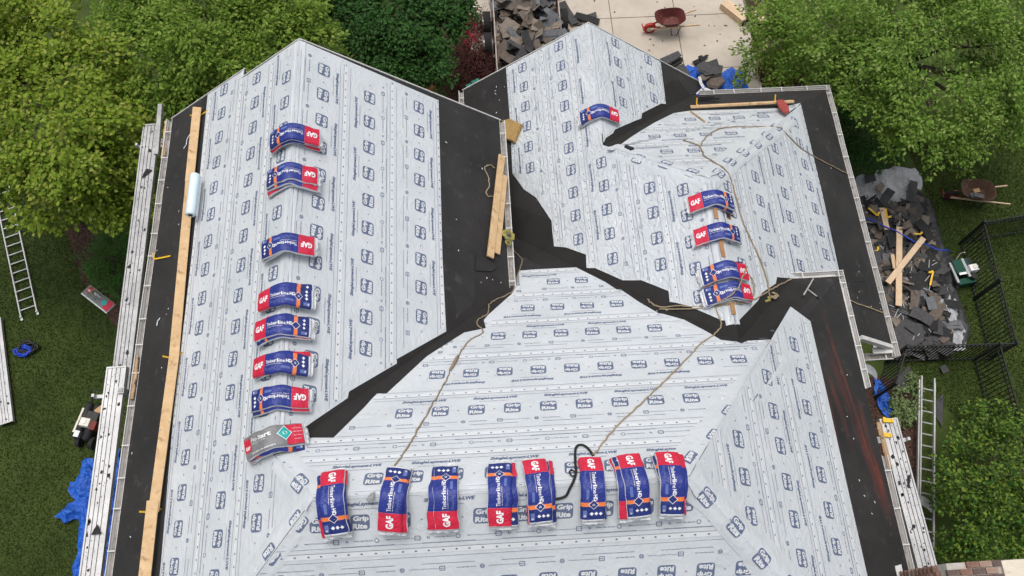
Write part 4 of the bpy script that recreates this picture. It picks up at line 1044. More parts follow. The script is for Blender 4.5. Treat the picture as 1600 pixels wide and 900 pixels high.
# ------------------------------------------------------------------ scaffold planks
def scaffold(name, p, q, wd, label, group=None, mt='alu', spots=26, seed=0, ribs=4):
    p, q = Vector(p), Vector(q); d = (q-p); L = d.length; X = place(p, d, (0, 0, 1))
    t = link(name, None, None, label, 'scaffold plank', group); t.matrix_world = X
    rw = .028
    me = None
    for s_ in (-1, 1):
        b = MB(); b.box((L/2, s_*(wd/2-rw/2), .01), (L, rw, .10)); b.build('side_rail', mt, t)
    bw = (wd-2*rw)/ribs
    for k in range(ribs):
        b = MB(); b.box((L/2, -wd/2+rw+bw*(k+.5), .035), (L-.02, bw-.014, .022)); b.build('deck_strip', mt, t)
    b = MB(); b.box((L/2, 0, .005), (L-.03, wd-2*rw, .02)); b.build('underframe', 'alu_dark', t)
    for e in (.012, L-.012):
        b = MB(); b.box((e, 0, .052), (.03, wd-.01, .02)); b.build('end_cap', mt, t)
    rr = random.Random(seed); b = MB()
    for k in range(spots):
        s_ = rr.uniform(.015, .075); x, y = rr.uniform(.1, L-.1), rr.uniform(-wd/2+.03, wd/2-.03); a = rr.uniform(0, 3)
        n_ = rr.randrange(3, 6)
        b.prism([(x+s_*math.cos(a+2*math.pi*i/n_)*rr.uniform(.4, 1), y+s_*math.sin(a+2*math.pi*i/n_)*rr.uniform(.3, .8), .0475) for i in range(n_)], (0, 0, .006))
    for k in range(spots*3):
        s_ = rr.uniform(.006, .018); b.box((rr.uniform(.1, L-.1), rr.uniform(-wd/2+.02, wd/2-.02), .049), (s_, s_*.7, .004), rz=rr.uniform(0, 3))
    o = b.build('debris_flakes', SH[4], t); o['kind'] = 'stuff'
    return t
zs = -3.3
M['alu_old'] = mat('weathered_aluminium', (0.30, 0.30, 0.305), (0.47, 0.47, 0.47), 2.5, 0.55, 0.2, 90, metal=0.3, c3=(0.16, 0.16, 0.16), s3=14, t3=(0.6, 0.74), bdist=0.003)
scaffold('scaffold_plank', G(238, 196, zs), G(188, 612, zs), .36, 'far aluminium scaffold plank under the trees along the left eave', 'aluminium scaffold planks', seed=1, mt='alu_old')
scaffold('scaffold_plank', G(184, 574, zs+.12), G(138, 935, zs+.12), .38, 'near aluminium scaffold plank above the blue tarp at the left eave', 'aluminium scaffold planks', seed=2)
zr_ = -3.3
scaffold('scaffold_plank', G(1386, 655, zr_), G(1452, 905, zr_), .36, 'aluminium scaffold plank along the right eave with yellow brackets', 'aluminium scaffold planks', seed=3, spots=34)
scaffold('scaffold_plank', G(-8, 500, ZG+.12), G(11, 662, ZG+.12), .36, 'spare scaffold plank lying on the lawn at the left edge', 'aluminium scaffold planks', seed=4, spots=10)
# big scraps on planks
for px, z, rz, sz, lb in (((228, 270), zs+.07, .9, (.26, .11), 'dark triangular shingle scrap on the far scaffold plank'), ((150, 829), zs+.2, .3, (.15, .16), 'dark shingle scrap on the near scaffold plank'), ((177, 577), zs+.07, .4, (.18, .10), 'dark scrap where the two left scaffold planks overlap')):
    p = G(px[0], px[1], z); b = MB(); a, c_ = sz
    b.prism([(-a*.6, -c_*.3, 0), (a*.5, -c_*.55, 0), (a*.3, c_*.6, 0), (-a*.2, c_*.2, 0)], (0, 0, .012)); o = b.build('shingle_scrap', SH[4], None, label=lb, cat='shingle scrap'); o.location = p; o.rotation_euler.z = rz
def pump_jack(x, y, zt, label, sgn, arm_px=None):
    t = thing('pump_jack_pole', (x, y, ZG), label, 'scaffold pole', 'pump jack poles')
    h = zt-ZG
    b = MB(); b.box((0, 0, h/2), (.085, .085, h)); b.build('pole', 'alu_dark', t)
    b = MB(); b.box((0, 0, h-.1), (.12, .12, .16)); b.build('pole_bracket', 'alu', t)
    b = MB(); b.beam((0, 0, zs-.13-ZG), (sgn*.66, 0, zs-.13-ZG), .07, .06); b.build('support_arm', 'alu', t)
    b = MB(); b.beam((sgn*.64, 0, zs-.13-ZG), (sgn*.64, 0, zs+.0-ZG), .06, .05, Vector((1, 0, 0))); b.build('end_hook', 'alu', t)
pA = G(247, 207, -2.9); pump_jack(pA.x, pA.y, -3.2, 'grey pump jack pole at the far left roof corner', -1)
b = MB(); b.beam(G(245, 242, -2.95), G(251, 164, -2.95), .09, .09); localize(b.build('guard_pole', 'alu_dark', None, label='grey square pole lying level beside the far end of the left scaffold', cat='pole'))
pA = G(203, 612, -3.2); pump_jack(pA.x-.12, pA.y, -3.05, 'pump jack pole where the two left scaffold planks meet', -1)
pA = G(1397, 688, -3.4); pump_jack(XE+WB+.24, pA.y, -3.25, 'pump jack pole behind the yellow brackets at the right eave', 1)
for px, lb in (((1388, 657), 'upper yellow clamp on the right scaffold plank'), ((1386, 680), 'lower yellow clamp on the right scaffold plank')):
    p = G(px[0], px[1], zr_+.08); b = MB(); b.box((0, 0, 0), (.17, .075, .05)); b.box((-.09, 0, .01), (.05, .10, .07)); b.box((.06, 0, .03), (.03, .05, .03))
    o = b.build('plank_clamp', 'yellow', None, label=lb, cat='clamp'); o.location = p; o.rotation_euler.z = R(-8)

# ------------------------------------------------------------------ ladders
def ladder(p, q, wd, nr, label, z=ZG+.06, feet=True, double=False):
    p, q = Vector(p), Vector(q); d = q-p; L = d.length; t = link('extension_ladder', None, None, label, 'ladder'); t.matrix_world = place(p, d, (0, 0, 1))
    for s_ in (-1, 1):
        b = MB(); b.box((L/2, s_*wd/2, 0), (L, .03, .08)); b.build('rail', 'alu', t)
        if double: b = MB(); b.box((L/2+.15, s_*(wd/2-.036), .06), (L-.1, .028, .07)); b.build('fly_rail', 'alu', t)
    me = None
    for i in range(nr):
        x = L-.22-i*.305
        if x < .1: break
        if me is None: b = MB(); b.cyl((0, -wd/2+.02, 0), (0, wd/2-.02, 0), .019, 8); o = b.build('rung', 'alu', t); me = o.data
        else: o = link('rung', me, t)
        o.location = (x, 0, .005)
    if feet:
        for s_ in (-1, 1): b = MB(); b.box((L+.03, s_*wd/2, -.01), (.11, .06, .03)); b.cyl((L-.02, s_*wd/2-.03, .02), (L-.02, s_*wd/2+.03, .02), .03, 8); b.build('foot', 'steel', t)
ladder(G(-12, 222, ZG+.06), G(46, 492, ZG+.06), .43, 18, 'aluminium extension ladder lying on the left lawn')
ladder(G(1445, 866, ZG+.35), G(1448, 596, ZG+.35), .40, 18, 'aluminium extension ladder lying along the mulch bed on the right', feet=False, double=True)

# ------------------------------------------------------------------ cloth-like tarps
def tarp(px, name, mt, label, cat, h=.25, seed=0, res=.09, z0=ZG+.01, thick=.006, fold=3.0, mats=None, zone=None):
    poly = [tuple(G(u, v, z0))[:2] for u, v in px]; bm = bmesh.new()
    bm.faces.new([bm.verts.new((x, y, 0)) for x, y in poly])
    xs_ = [p[0] for p in poly]; ys_ = [p[1] for p in poly]
    for ax, lo, hi in ((0, min(xs_), max(xs_)), (1, min(ys_), max(ys_))):
        k = lo+res
        while k < hi:
            co = (k, 0, 0) if ax == 0 else (0, k, 0); no = (1, 0, 0) if ax == 0 else (0, 1, 0)
            bmesh.ops.bisect_plane(bm, geom=bm.verts[:]+bm.edges[:]+bm.faces[:], dist=1e-5, plane_co=co, plane_no=no); k += res
    bmesh.ops.triangulate(bm, faces=[f for f in bm.faces if len(f.verts) > 4])
    rr = random.Random(seed); ox = rr.uniform(0, 60)
    cx, cy = sum(xs_)/len(xs_), sum(ys_)/len(ys_)
    def edge_d(x, y):
        best = 9
        for i in range(len(poly)):
            ax, ay = poly[i]; bx, by = poly[(i+1) % len(poly)]; L2 = (bx-ax)**2+(by-ay)**2
            t = max(0, min(1, ((x-ax)*(bx-ax)+(y-ay)*(by-ay))/L2)); best = min(best, math.hypot(x-ax-t*(bx-ax), y-ay-t*(by-ay)))
        return best
    for v in bm.verts:
        x, y = v.co.x, v.co.y; e = min(1, edge_d(x, y)/.35)
        a = Vector((x*fold+ox, y*fold*.7, 3.3)); r1 = 1-abs(noise.noise(a))*2; r2 = 1-abs(noise.noise(a*2.3+Vector((9, 4, 1))))*2; r3 = 1-abs(noise.noise(Vector((x*fold*3.1+y*2, y*fold*1.2, 8))))*2
        z = h*(.26+.40*r1+.28*r2+.2*r3)*(.25+.75*e)
        v.co.x += .06*noise.noise(a*1.7+Vector((5, 0, 0))); v.co.y += .06*noise.noise(a*1.7+Vector((0, 7, 0)))
        v.co.z = max(.006, z)
    me = bpy.data.meshes.new(name); bm.normal_update()
    if sum(f.normal.z for f in bm.faces) < 0: bmesh.ops.reverse_faces(bm, faces=bm.faces)
    bm.to_mesh(me); bm.free()
    me.materials.append(M[mt]); me.polygons.foreach_set('use_smooth', [True]*len(me.polygons))
    me.transform(Matrix.Translation((-cx, -cy, 0))); o = link(name, me, None, label, cat); o.location = (cx, cy, z0)
    return o
tarp([(135, 716), (148, 718), (152, 735), (190, 700), (192, 780), (186, 960), (118, 960), (116, 900), (125, 860), (128, 810), (102, 818), (90, 806), (108, 790), (122, 782), (108, 768), (110, 755), (122, 752)], 'tarp', 'blue_tarp', 'crumpled blue tarp on the lawn under the near left scaffold plank', 'tarp', .5, 1, .045, fold=4.5)
tarp([(1055, 112), (1075, 104), (1100, 110), (1120, 120), (1140, 108), (1163, 116), (1168, 140), (1160, 152), (1060, 155)], 'tarp', 'blue_tarp', 'blue tarp under old shingles at the edge of the driveway', 'tarp', .32, 2, .055, fold=4.5)
tarp([(1362, 592), (1375, 596), (1388, 620), (1398, 648), (1384, 655), (1372, 640), (1366, 620)], 'tarp', 'blue_tarp', 'small blue tarp bunched beside the right scaffold plank', 'tarp', .4, 3, .04, fold=5)
tarp([(1330, 285), (1345, 274), (1363, 277), (1368, 266), (1405, 262), (1428, 265), (1440, 277), (1442, 290), (1434, 305), (1440, 330), (1452, 355), (1462, 395), (1478, 440), (1490, 460), (1504, 500), (1515, 520), (1506, 548), (1440, 556), (1370, 560), (1330, 420)], 'tarp', 'grey_tarp', 'silver grey tarp spread on the lawn under the torn off shingles', 'tarp', .24, 4, .05, fold=3.2)
tarp([(1440, 308), (1448, 312), (1460, 340), (1472, 385), (1488, 410), (1490, 445), (1516, 520), (1502, 545), (1500, 520), (1478, 452), (1464, 430), (1456, 380), (1444, 340)], 'tarp', 'dark_tarp', 'black underside of the tarp edge folded toward the lawn', 'tarp', .42, 5, .07, fold=4)

# ------------------------------------------------------------------ torn-off shingles
def scrap_mesh(seed, mt, L=.55, W=.3):
    rr = random.Random(seed); b = MB(); n = 4; vs = []; bendk = rr.uniform(-.25, .35)
    L *= rr.uniform(.55, 1.1); W *= rr.uniform(.6, 1.15)
    for i in range(n+1):
        x = -L/2+L*i/n; z = bendk*x*x
        jl, jr = rr.uniform(-.03, .02), rr.uniform(-.02, .03)
        vs += [(x+rr.uniform(-.02, .02), -W/2+jl, z), (x+rr.uniform(-.02, .02), W/2+jr, z+rr.uniform(-.01, .01))]
    m_ = len(vs); vs2 = [(x, y, z+.014) for x, y, z in vs]; fs = []
    for i in range(n):
        a = 2*i; fs += [(m_+a, m_+a+2, m_+a+3, m_+a+1), (a+1, a+3, a+2, a), (a, a+2, m_+a+2, m_+a), (a+1, m_+a+1, m_+a+3, a+3)]
    fs += [(0, m_, m_+1, 1), (m_-2, m_-1, 2*m_-1, 2*m_-2)]
    b.add(vs+vs2, fs)
    if rr.random() < .5:    # layered tab
        b.box((L*.1, W*.12, .022), (L*.55, W*.5, .012))
    me = bpy.data.meshes.new('shingle_scrap'); me.from_pydata(b.v, [], b.f); me.materials.append(mt); me.update(); return me
SM = [scrap_mesh(i, SH[[0, 0, 2, 4, 0, 0, 4, 2, 0, 3, 1, 0][i % 12]], .62 if i % 3 else .95, .31 if i % 3 else .30) for i in range(24)]
def scatter_scraps(n, region, zf, seed, label, group, tilt=.35, only=None):
    rr = random.Random(seed); xs_ = [p[0] for p in region]; ys_ = [p[1] for p in region]; k = 0
    while k < n:
        x, y = rr.uniform(min(xs_), max(xs_)), rr.uniform(min(ys_), max(ys_))
        if not inpoly(x, y, region): continue
        ms = only or range(24)
        o = link('shingle_scrap', SM[rr.choice(list(ms))], None, label, 'shingle scrap', group)
        o.location = (x, y, zf(x, y)+rr.uniform(.02, .20)); o.rotation_euler = (rr.gauss(0, tilt), rr.gauss(0, tilt*.8), rr.uniform(0, 6.28)); k += 1
region = gp((1343, 318), (1352, 316), (1370, 322), (1388, 330), (1410, 318), (1424, 300), (1430, 300), (1433, 315), (1443, 350), (1452, 392), (1460, 440), (1466, 470), (1474, 505), (1478, 545), (1440, 552), (1400, 556), (1380, 560), (1345, 380))
scatter_scraps(200, region, lambda x, y: ZG+.10+.14*noise.noise(Vector((x*.9, y*.9, 1))), 5, 'torn off old shingle piece on the tarp heap beside the right wing', 'torn shingles on the tarp heap')
# flat dark sheets of felt in the heap
def felt(px, name, label, mt, z, seed=0):
    pts = [G(u, v, z) for u, v in px]; c_ = sum(pts, Vector())/len(pts); b = MB()
    b.prism([p-c_+Vector((0, 0, .10*noise.noise(p*2))) for p in pts], (0, 0, .012)); o = b.build(name, mt, None, label=label, cat='felt sheet'); o.location = c_
for k, (u, v, a) in enumerate(((1368, 345, .3), (1392, 372, 1.2), (1420, 400, 2.0), (1372, 470, .8), (1428, 470, 1.7), (1440, 495, .5), (1410, 425, 2.6), (1365, 400, 1.0), (1445, 360, .9), (1460, 490, 2.2))):
    w_, h_ = 26+6*(k % 3), 13+4*(k % 2); ca, sa_ = math.cos(a), math.sin(a)
    felt([(u+x*ca-y*sa_, v+x*sa_+y*ca) for x, y in ((-w_*.5, -h_*.45), (-w_*.1, -h_*.6), (w_*.5, -h_*.4), (w_*.46, h_*.5), (0, h_*.42), (-w_*.5, h_*.55))], 'felt_sheet', ('large torn charcoal sheet near the short board', 'torn charcoal sheet right of the short board', 'torn dark sheet left of the diagonal board top', 'torn dark sheet beside the right wing gutter low on the heap', 'torn charcoal sheet above the grey vent flashing', 'torn charcoal sheet beside the grey vent flashing', 'torn dark sheet between the crossed boards', 'torn charcoal sheet at the upper gutter side of the heap', 'torn dark sheet at the folded tarp edge', 'torn dark sheet at the lower right of the heap')[k], SH[(0, 4, 0, 0, 2, 0, 4, 0, 4, 2)[k]], ZG+.40+.02*(k % 3))
for px, lb, mt, z in (([(1421, 282), (1434, 284), (1430, 318), (1417, 312)], 'charcoal felt sheet lying up the silver tarp', SH[0], ZG+.34), ([(1383, 530), (1410, 500), (1440, 508), (1446, 530), (1420, 548), (1390, 549)], 'large dark felt sheet at the near end of the heap', SH[0], ZG+.36),
                  ([(1440, 405), (1462, 398), (1470, 418), (1452, 426), (1434, 420)], 'black felt sheet near the green machine', SH[4], ZG+.40), ([(1418, 440), (1440, 420), (1452, 440), (1440, 452), (1424, 478)], 'folded black felt in the middle of the heap', SH[4], ZG+.38),
                  ([(1350, 275), (1366, 274), (1368, 284), (1352, 287)], 'black felt scrap on the silver tarp corner', SH[0], ZG+.25), ([(1366, 293), (1376, 285), (1382, 292), (1374, 302)], 'brown scrap lying alone on the silver tarp', SH[1], ZG+.28),
                  ([(1444, 466), (1458, 464), (1464, 483), (1450, 486)], 'square grey vent flashing on the heap', SH[3], ZG+.42), ([(1400, 340), (1430, 305), (1445, 330), (1430, 345)], 'wide dark felt sheet below the silver tarp', SH[0], ZG+.33),
                  ([(1466, 575), (1475, 570), (1483, 580), (1472, 585)], 'lone dark shingle on the fenced grass', SH[0], ZG+.03), ([(1464, 622), (1474, 615), (1476, 640), (1470, 668), (1462, 650)], 'dark curved felt scrap right of the ladder', SH[0], ZG+.03),
                  ([(1390, 605), (1420, 570), (1428, 590), (1415, 615)], 'dark shingle scrap at the foot of the iron gate', SH[0], ZG+.05)):
    felt(px, 'felt_sheet', lb, mt, z)
# pale strips in the heap
rr = random.Random(31); b = MB()
for k in range(60):
    while True:
        u, v = rr.uniform(1345, 1490), rr.uniform(300, 550); p = G(u, v, ZG+.38)
        if inpoly(p.x, p.y, region): break
    a = rr.uniform(0, 3.1); L = rr.uniform(.05, .3); b.box((p.x, p.y, p.z+rr.uniform(-.05, .06)), (L, .02, .012), rz=a)
b.build('backing_strips', 'white_scrap', None, label='pale torn backing strips scattered over the shingle heap', cat='debris', kind='stuff')
def gboard(pa, pb, z, wd, th, label, mt='beam', dz=0.0, name='wooden_board', cat='board', group=None):
    p, q = G(*pa, z), G(*pb, z+dz); b = MB(); L = (q-p).length; b.box((0, 0, 0), (L, wd, th)); o = b.build(name, mt, None, label=label, cat=cat, group=group)
    o.matrix_world = place((p+q)/2, q-p, (0, 0, 1)); return o
gboard((1405, 355), (1404, 478), ZG+.50, .165, .04, 'long new board lying lengthwise on the shingle heap')
gboard((1443, 372), (1387, 442), ZG+.56, .155, .04, 'new board crossing diagonally over the long one on the heap')
gboard((1378, 325), (1386, 359), ZG+.46, .155, .04, 'short new board at the upper end of the shingle heap')
gboard((1394, 398), (1398, 420), ZG+.44, .10, .04, 'short offcut sticking out beside the crossed boards')
def gbracket(pa, pb, pc, z, label):
    p, q, r_ = G(*pa, z), G(*pb, z), G(*pc, z+.05); t = thing('roof_bracket', p, label, 'roof bracket', 'yellow roof brackets')
    b = MB(); b.beam((0, 0, 0), q-p, .045, .02); b.build('strap', 'yellow', t); b = MB(); b.beam(q-p, r_-p, .05, .03); b.build('arm', 'yellow', t)
gbracket((1357, 325), (1371, 337), (1374, 331), ZG+.48, 'yellow bracket left of the short board on the heap')
gbracket((1384, 326), (1386, 340), (1393, 338), ZG+.48, 'yellow bracket right of the short board on the heap')
gbracket((1361, 391), (1371, 391), (1372, 385), ZG+.45, 'yellow bracket against the right wing gutter on the heap')
gbracket((1453, 446), (1458, 424), (1451, 426), ZG+.48, 'yellow bracket near the green machine on the heap')
gbracket((1428, 365), (1438, 366), (1441, 362), ZG+.46, 'dull yellow bracket at the top of the diagonal board')
# blue hose over the heap
pts = [G(u, v, ZG+.52) for u, v in catmull([(1345, 339), (1365, 345), (1385, 355), (1400, 361), (1415, 370), (1430, 378), (1445, 381), (1460, 388), (1472, 391), (1480, 390)], 5)]+[G(1486, 396, ZG+.1)]
b = MB(); b.tube(pts, .018, 6); localize(b.build('air_hose', 'blue_hose', None, smooth=True, label='thin blue hose running across the shingle heap to the green machine', cat='hose'))

# ------------------------------------------------------------------ iron fence
def fence(base_px, top_h, label, pickets=.11, posts=(0, 1), gate=False):
    P = [G(u, v) for u, v in base_px]; t = thing('iron_fence' if not gate else 'iron_gate', P[0], label, 'gate' if gate else 'fence', None if gate else 'black iron fence runs')
    a, c_ = P[0], P[1]; d = c_-a; L = d.length; ang = math.atan2(d.y, d.x); t.rotation_euler.z = ang
    for z, nm in ((.12, 'lower_rail'), (top_h-.16, 'middle_rail'), (top_h, 'top_rail')):
        b = MB(); b.box((L/2, 0, z), (L, .03, .03)); b.build(nm, 'blackmetal', t)
    b = MB(); b.box((0, 0, top_h/2), (.018, .018, top_h-.02)); me = None
    n = int(L/pickets)
    for i in range(1, n):
        if me is None: o = b.build('picket', 'blackmetal', t); me = o.data
        else: o = link('picket', me, t)
        o.location = (L*i/n, 0, 0)
    me = None
    np_ = max(1, round(L/2.0))
    for i in range(np_+1):
        if me is None: b = MB(); b.box((0, 0, (top_h+.06)/2), (.06, .06, top_h+.06)); b.box((0, 0, top_h+.07), (.075, .075, .02)); o = b.build('post', 'blackmetal', t); me = o.data
        else: o = link('post', me, t)
        o.location = (L*i/np_, 0, 0)
    return t
FH = 1.3
fence([(1499, 381), (1640, 357)], FH, 'black iron fence run going right at the top of the lawn enclosure')
fence([(1499, 381), (1545, 561)], FH, 'black iron fence run beside the green machine')
fence([(1545, 562), (1384, 566)], FH, 'black iron fence run crossing below the shingle heap')
fence([(1520, 563), (1566, 735)], FH, 'black iron fence run going down behind the near bush')
fence([(1383, 568), (1366, 622)], FH, 'open black iron gate leaf by the house corner', gate=True)

# ------------------------------------------------------------------ wheelbarrows
def barrow(p, ang, tub_mt, wheel_mt, label, load=False, tilt=0.0):
    t = thing('wheelbarrow', p, label, 'wheelbarrow', None, (0, tilt, ang))
    # local: +x towards handles; wheel at -x
    b = MB()
    def ring(z, x0, x1, w0, w1, n=20):
        out = []
        for i in range(n):
            a = 2*math.pi*i/n; ex = 2/3.2
            cx = math.copysign(abs(math.cos(a))**ex, math.cos(a)); cy = math.copysign(abs(math.sin(a))**ex, math.sin(a))
            x = (x0+x1)/2+(x1-x0)/2*cx; wd = w0+(w1-w0)*(x-x0)/(x1-x0); out.append((x, cy*wd/2, z))
        return out
    rs = [ring(.36, -.16, .26, .34, .36), ring(.40, -.24, .32, .42, .44), ring(.58, -.42, .42, .58, .62), ring(.66, -.50, .46, .64, .68), ring(.665, -.515, .475, .66, .70), ring(.655, -.50, .46, .635, .675), ring(.58, -.41, .41, .565, .605), ring(.41, -.23, .31, .41, .43), ring(.375, -.15, .25, .33, .35)]
    vs = [v for r_ in rs for v in r_]; n = 20
    fs = [(i*n+j, i*n+(j+1) % n, (i+1)*n+(j+1) % n, (i+1)*n+j) for i in range(len(rs)-1) for j in range(n)]+[tuple(range(n-1, -1, -1)), tuple((len(rs)-1)*n+j for j in range(n))]
    b.add(vs, fs); b.build('tub', tub_mt, t, smooth=False)
    for s_ in (-1, 1):
        b = MB(); b.beam((-.62, s_*.09, .24), (.92, s_*.31, .50), .035, .045); b.build('handle', 'beam', t)
        b = MB(); b.tube([(.02, s_*.17, .36), (.10, s_*.22, .02), (.26, s_*.24, .02), (.34, s_*.22, .40)], .014, 6); b.build('leg', 'black', t)
    b = MB(); b.cyl((-.60, -.045, .2), (-.60, .045, .2), .2, 20); wh = b.build('wheel', wheel_mt if wheel_mt == 'red' else 'tyre', t)
    b = MB(); b.cyl((-.60, -.055, .2), (-.60, .055, .2), .11, 14); b.build('rim', 'steel' if wheel_mt == 'red' else 'dullred', wh)
    b = MB(); b.beam((-.82, 0, .28), (-.3, -.12, .34), .03, .03); b.beam((-.82, 0, .28), (-.3, .12, .34), .03, .03); b.beam((-.84, -.14, .27), (-.84, .14, .27), .03, .03)
    b.build('wheel_guard', wheel_mt, t)
    return t
p = (G(1014, 42)+G(1085, 35))/2
bp = G(1041, 46); barrow((bp.x, bp.y-.1, ZG+.06), R(4), 'barrow_red', 'red', 'maroon wheelbarrow with a red wheel standing on the driveway')
bp = G(1510, 309); tb = barrow((bp.x, bp.y-.1, ZG), R(-9), 'barrow_rust', 'dullred', 'rusty wheelbarrow with grey scraps standing on the right lawn')
for i, (dx, dy, rz, sz) in enumerate(((-.05, -.02, .5, (.22, .13)), (.08, -.08, -.3, (.28, .12)), (.05, .08, .2, (.2, .12)))):
    b = MB(); b.box((0, 0, 0), (sz[0], sz[1], .03)); o = b.build('shingle_scrap', SH[3] if i < 2 else 'cardboard', None, label='grey scrap inside the rusty wheelbarrow' if i < 2 else 'tan scrap inside the rusty wheelbarrow', cat='shingle scrap', group='scraps in the rusty wheelbarrow')
    o.location = (bp.x+dx, bp.y-.1+dy, ZG+.41+i*.02); o.rotation_euler = (.1, .05, rz)

# ------------------------------------------------------------------ trailer full of old shingles
zt_ = ZG+1.15
tx0, tx1 = G(772, 30, zt_).x, G(874, 20, zt_).x; ty0, ty1 = 12.4, 17.9
t = thing('dump_trailer', ((tx0+tx1)/2, (ty0+ty1)/2, ZG), 'open trailer heaped with torn off shingles on the driveway', 'trailer'); tw = tx1-tx0; tl = ty1-ty0
b = MB(); b.box((0, 0, .55), (tw, tl, .1)); b.build('trailer_bed', 'trailer', t)
for s_ in (-1, 1):
    for k, zz in enumerate((.72, .92, 1.1)):
        b = MB(); b.box((s_*tw/2, 0, zz-.005), (.035, tl, .17)); b.build('side_board', 'trailer', t)
    for k in range(6):
        b = MB(); b.box((s_*(tw/2+.035), -tl/2+.3+k*(tl-.6)/5, .85), (.05, .09, .7)); b.build('side_stake', 'black', t)
    for yy in (.2, 1.05):
        b = MB(); b.cyl((s_*(tw/2+.10), yy, .36), (s_*(tw/2+.33), yy, .36), .36, 22); wo = b.build('wheel', 'tyre', t)
        b = MB(); b.cyl((s_*(tw/2+.20), yy, .36), (s_*(tw/2+.345), yy, .36), .19, 14); b.build('rim', 'steel', wo)
for yy in (-tl/2, tl/2): b = MB(); b.box((0, yy, .87), (tw, .04, .62)); b.build('end_board', 'trailer', t)
b = MB(); b.beam((0, tl/2, .5), (0, tl/2+1.2, .45), .1, .08); b.build('tow_bar', 'black', t)
treg = [(tx0+.12, ty0+.15), (tx1-.12, ty0+.15), (tx1-.12, ty1-.15), (tx0+.12, ty1-.15)]
scatter_scraps(100, treg, lambda x, y: ZG+.95+.28*math.exp(-((x-(tx0+tx1)/2)/.8)**2)+.12*noise.noise(Vector((x*2, y*2, 4))), 8, 'old shingle piece heaped in the open trailer on the driveway', 'torn shingles in the trailer', .4, only=[2, 7, 10, 14, 19, 22, 10, 22, 0, 9, 21])
# dark mass under the loose pieces
def heap(region, h0, h1, name, label, mt, seed, res=.16):
    xs_ = [p[0] for p in region]; ys_ = [p[1] for p in region]; b = MB(); nx = int((max(xs_)-min(xs_))/res)+1; ny = int((max(ys_)-min(ys_))/res)+1; rr = random.Random(seed)
    for i in range(nx):
        for j in range(ny):
            x, y = min(xs_)+res*(i+.5), min(ys_)+res*(j+.5)
            if not inpoly(x, y, region): continue
            L = rr.uniform(.14, .36); b.box((x+rr.uniform(-.05, .05), y+rr.uniform(-.05, .05), h0+rr.uniform(0, h1)), (L, L*rr.uniform(.35, .8), .02), Matrix.Identity(4), rr.randrange(4), rr.uniform(0, 3.1))
    return b.build(name, mt, None, label=label, cat='debris', kind='stuff')
heap(treg, ZG+.66, .35, 'shingle_rubble', 'broken shingle rubble filling the trailer bed', [SH[0], SH[4], SH[2], SH[0]], 3)
heap(region, ZG+.20, .16, 'shingle_rubble', 'broken shingle rubble lying between the torn pieces on the heap', [SH[0], SH[4], SH[2], SH[1]], 4)
# debris round the trailer and drive
r2_ = gp((880, 28), (905, 24), (925, 40), (890, 60)); scatter_scraps(4, r2_, lambda x, y: ZG+.06, 12, 'dark shingle scrap on the driveway between the trailer wheel and the roof peak', 'shingle scraps beside the trailer wheel', .15, only=[0, 3, 4, 5])
rr = random.Random(77); b = MB()
for k in range(45):
    u, v = rr.uniform(880, 1175), rr.uniform(0, 130); p = G(u, v); s_ = rr.uniform(.01, .05)
    b.box((p.x, p.y, ZG+.062), (s_*rr.uniform(1, 2.5), s_, .012), rz=rr.uniform(0, 3))
for k in range(60):
    p = G(rr.uniform(747, 772), rr.uniform(0, 90)); s_ = rr.uniform(.01, .035); b.box((p.x, p.y, ZG+.075), (s_*1.5, s_, .012), rz=rr.uniform(0, 3))
b.build('shingle_crumbs', SH[0], None, label='small dark shingle crumbs sprinkled on the concrete', cat='debris', kind='stuff')
# pieces of old ridge and metal edging at the right of the far gable
def loose(px, z, mt, label, name='shingle_slab', th=.06, dz=0.0, cat='shingle scrap', group=None):
    pts = [G(u, v, z) for u, v in px]; c_ = sum(pts, Vector())/len(pts); b = MB(); n = len(pts)
    for k in range(3):
        b.prism([(p-c_)*(1-.03*k)+Vector((.02*k*(-1)**k, .02*k, th/3*k)) for p in pts], (0, 0, th/3-.004))
    o = b.build(name, mt, None, label=label, cat=cat, group=group); o.location = c_; return o
loose([(1031, 94), (1058, 82), (1064, 90), (1037, 106)], ZG+.65, SH[0], 'upper long pack of black shingles beyond the far gable')
loose([(1036, 104), (1064, 92), (1066, 99), (1042, 112)], ZG+.5, SH[4], 'lower long pack of black shingles beyond the far gable')
loose([(1050, 108), (1066, 102), (1076, 118), (1070, 126)], ZG+.45, SH[0], 'brown black slab below the long shingle packs')
loose([(1089, 104), (1096, 98), (1129, 106), (1127, 118), (1112, 121), (1090, 112)], ZG+.5, SH[0], 'thick charcoal slab lying on the blue driveway tarp')
loose([(1082, 98), (1103, 88), (1106, 90), (1088, 103)], ZG+.12, SH[4], 'thin dark strip on the concrete beyond the blue tarp')
loose([(1091, 90), (1094, 89), (1100, 97), (1097, 98)], ZG+.20, SH[4], 'tiny dark strip crossing the thin one')
loose([(1102, 120), (1124, 120), (1132, 130), (1120, 140), (1105, 136)], ZG+.42, SH[2], 'brown shingle lump on the blue driveway tarp')
r3_ = gp((1092, 118), (1130, 120), (1150, 138), (1120, 146), (1095, 142)); scatter_scraps(4, r3_, lambda x, y: ZG+.35, 14, 'old shingle piece lying on the blue driveway tarp', 'shingle scraps on the blue driveway tarp', .3)
p = hit('CN', 1098, 152, .10); q = hit('CN', 1124, 154, .10)
b = MB(); b.beam(p, q, .10, .05, nrm('CN')); b.beam(p+Vector((-.1, -.02, -.02)), q+Vector((-.1, .05, -.02)), .05, .09, nrm('CN')); localize(b.build('metal_edging', 'black', None, label='bent dark metal edging at the end of the right wing gutter', cat='edging'))
b = MB(); pts = [G(1093, 120, -5.0), G(1095, 130, -5.0), G(1100, 138, -5.0), G(1112, 143, -5.0)]
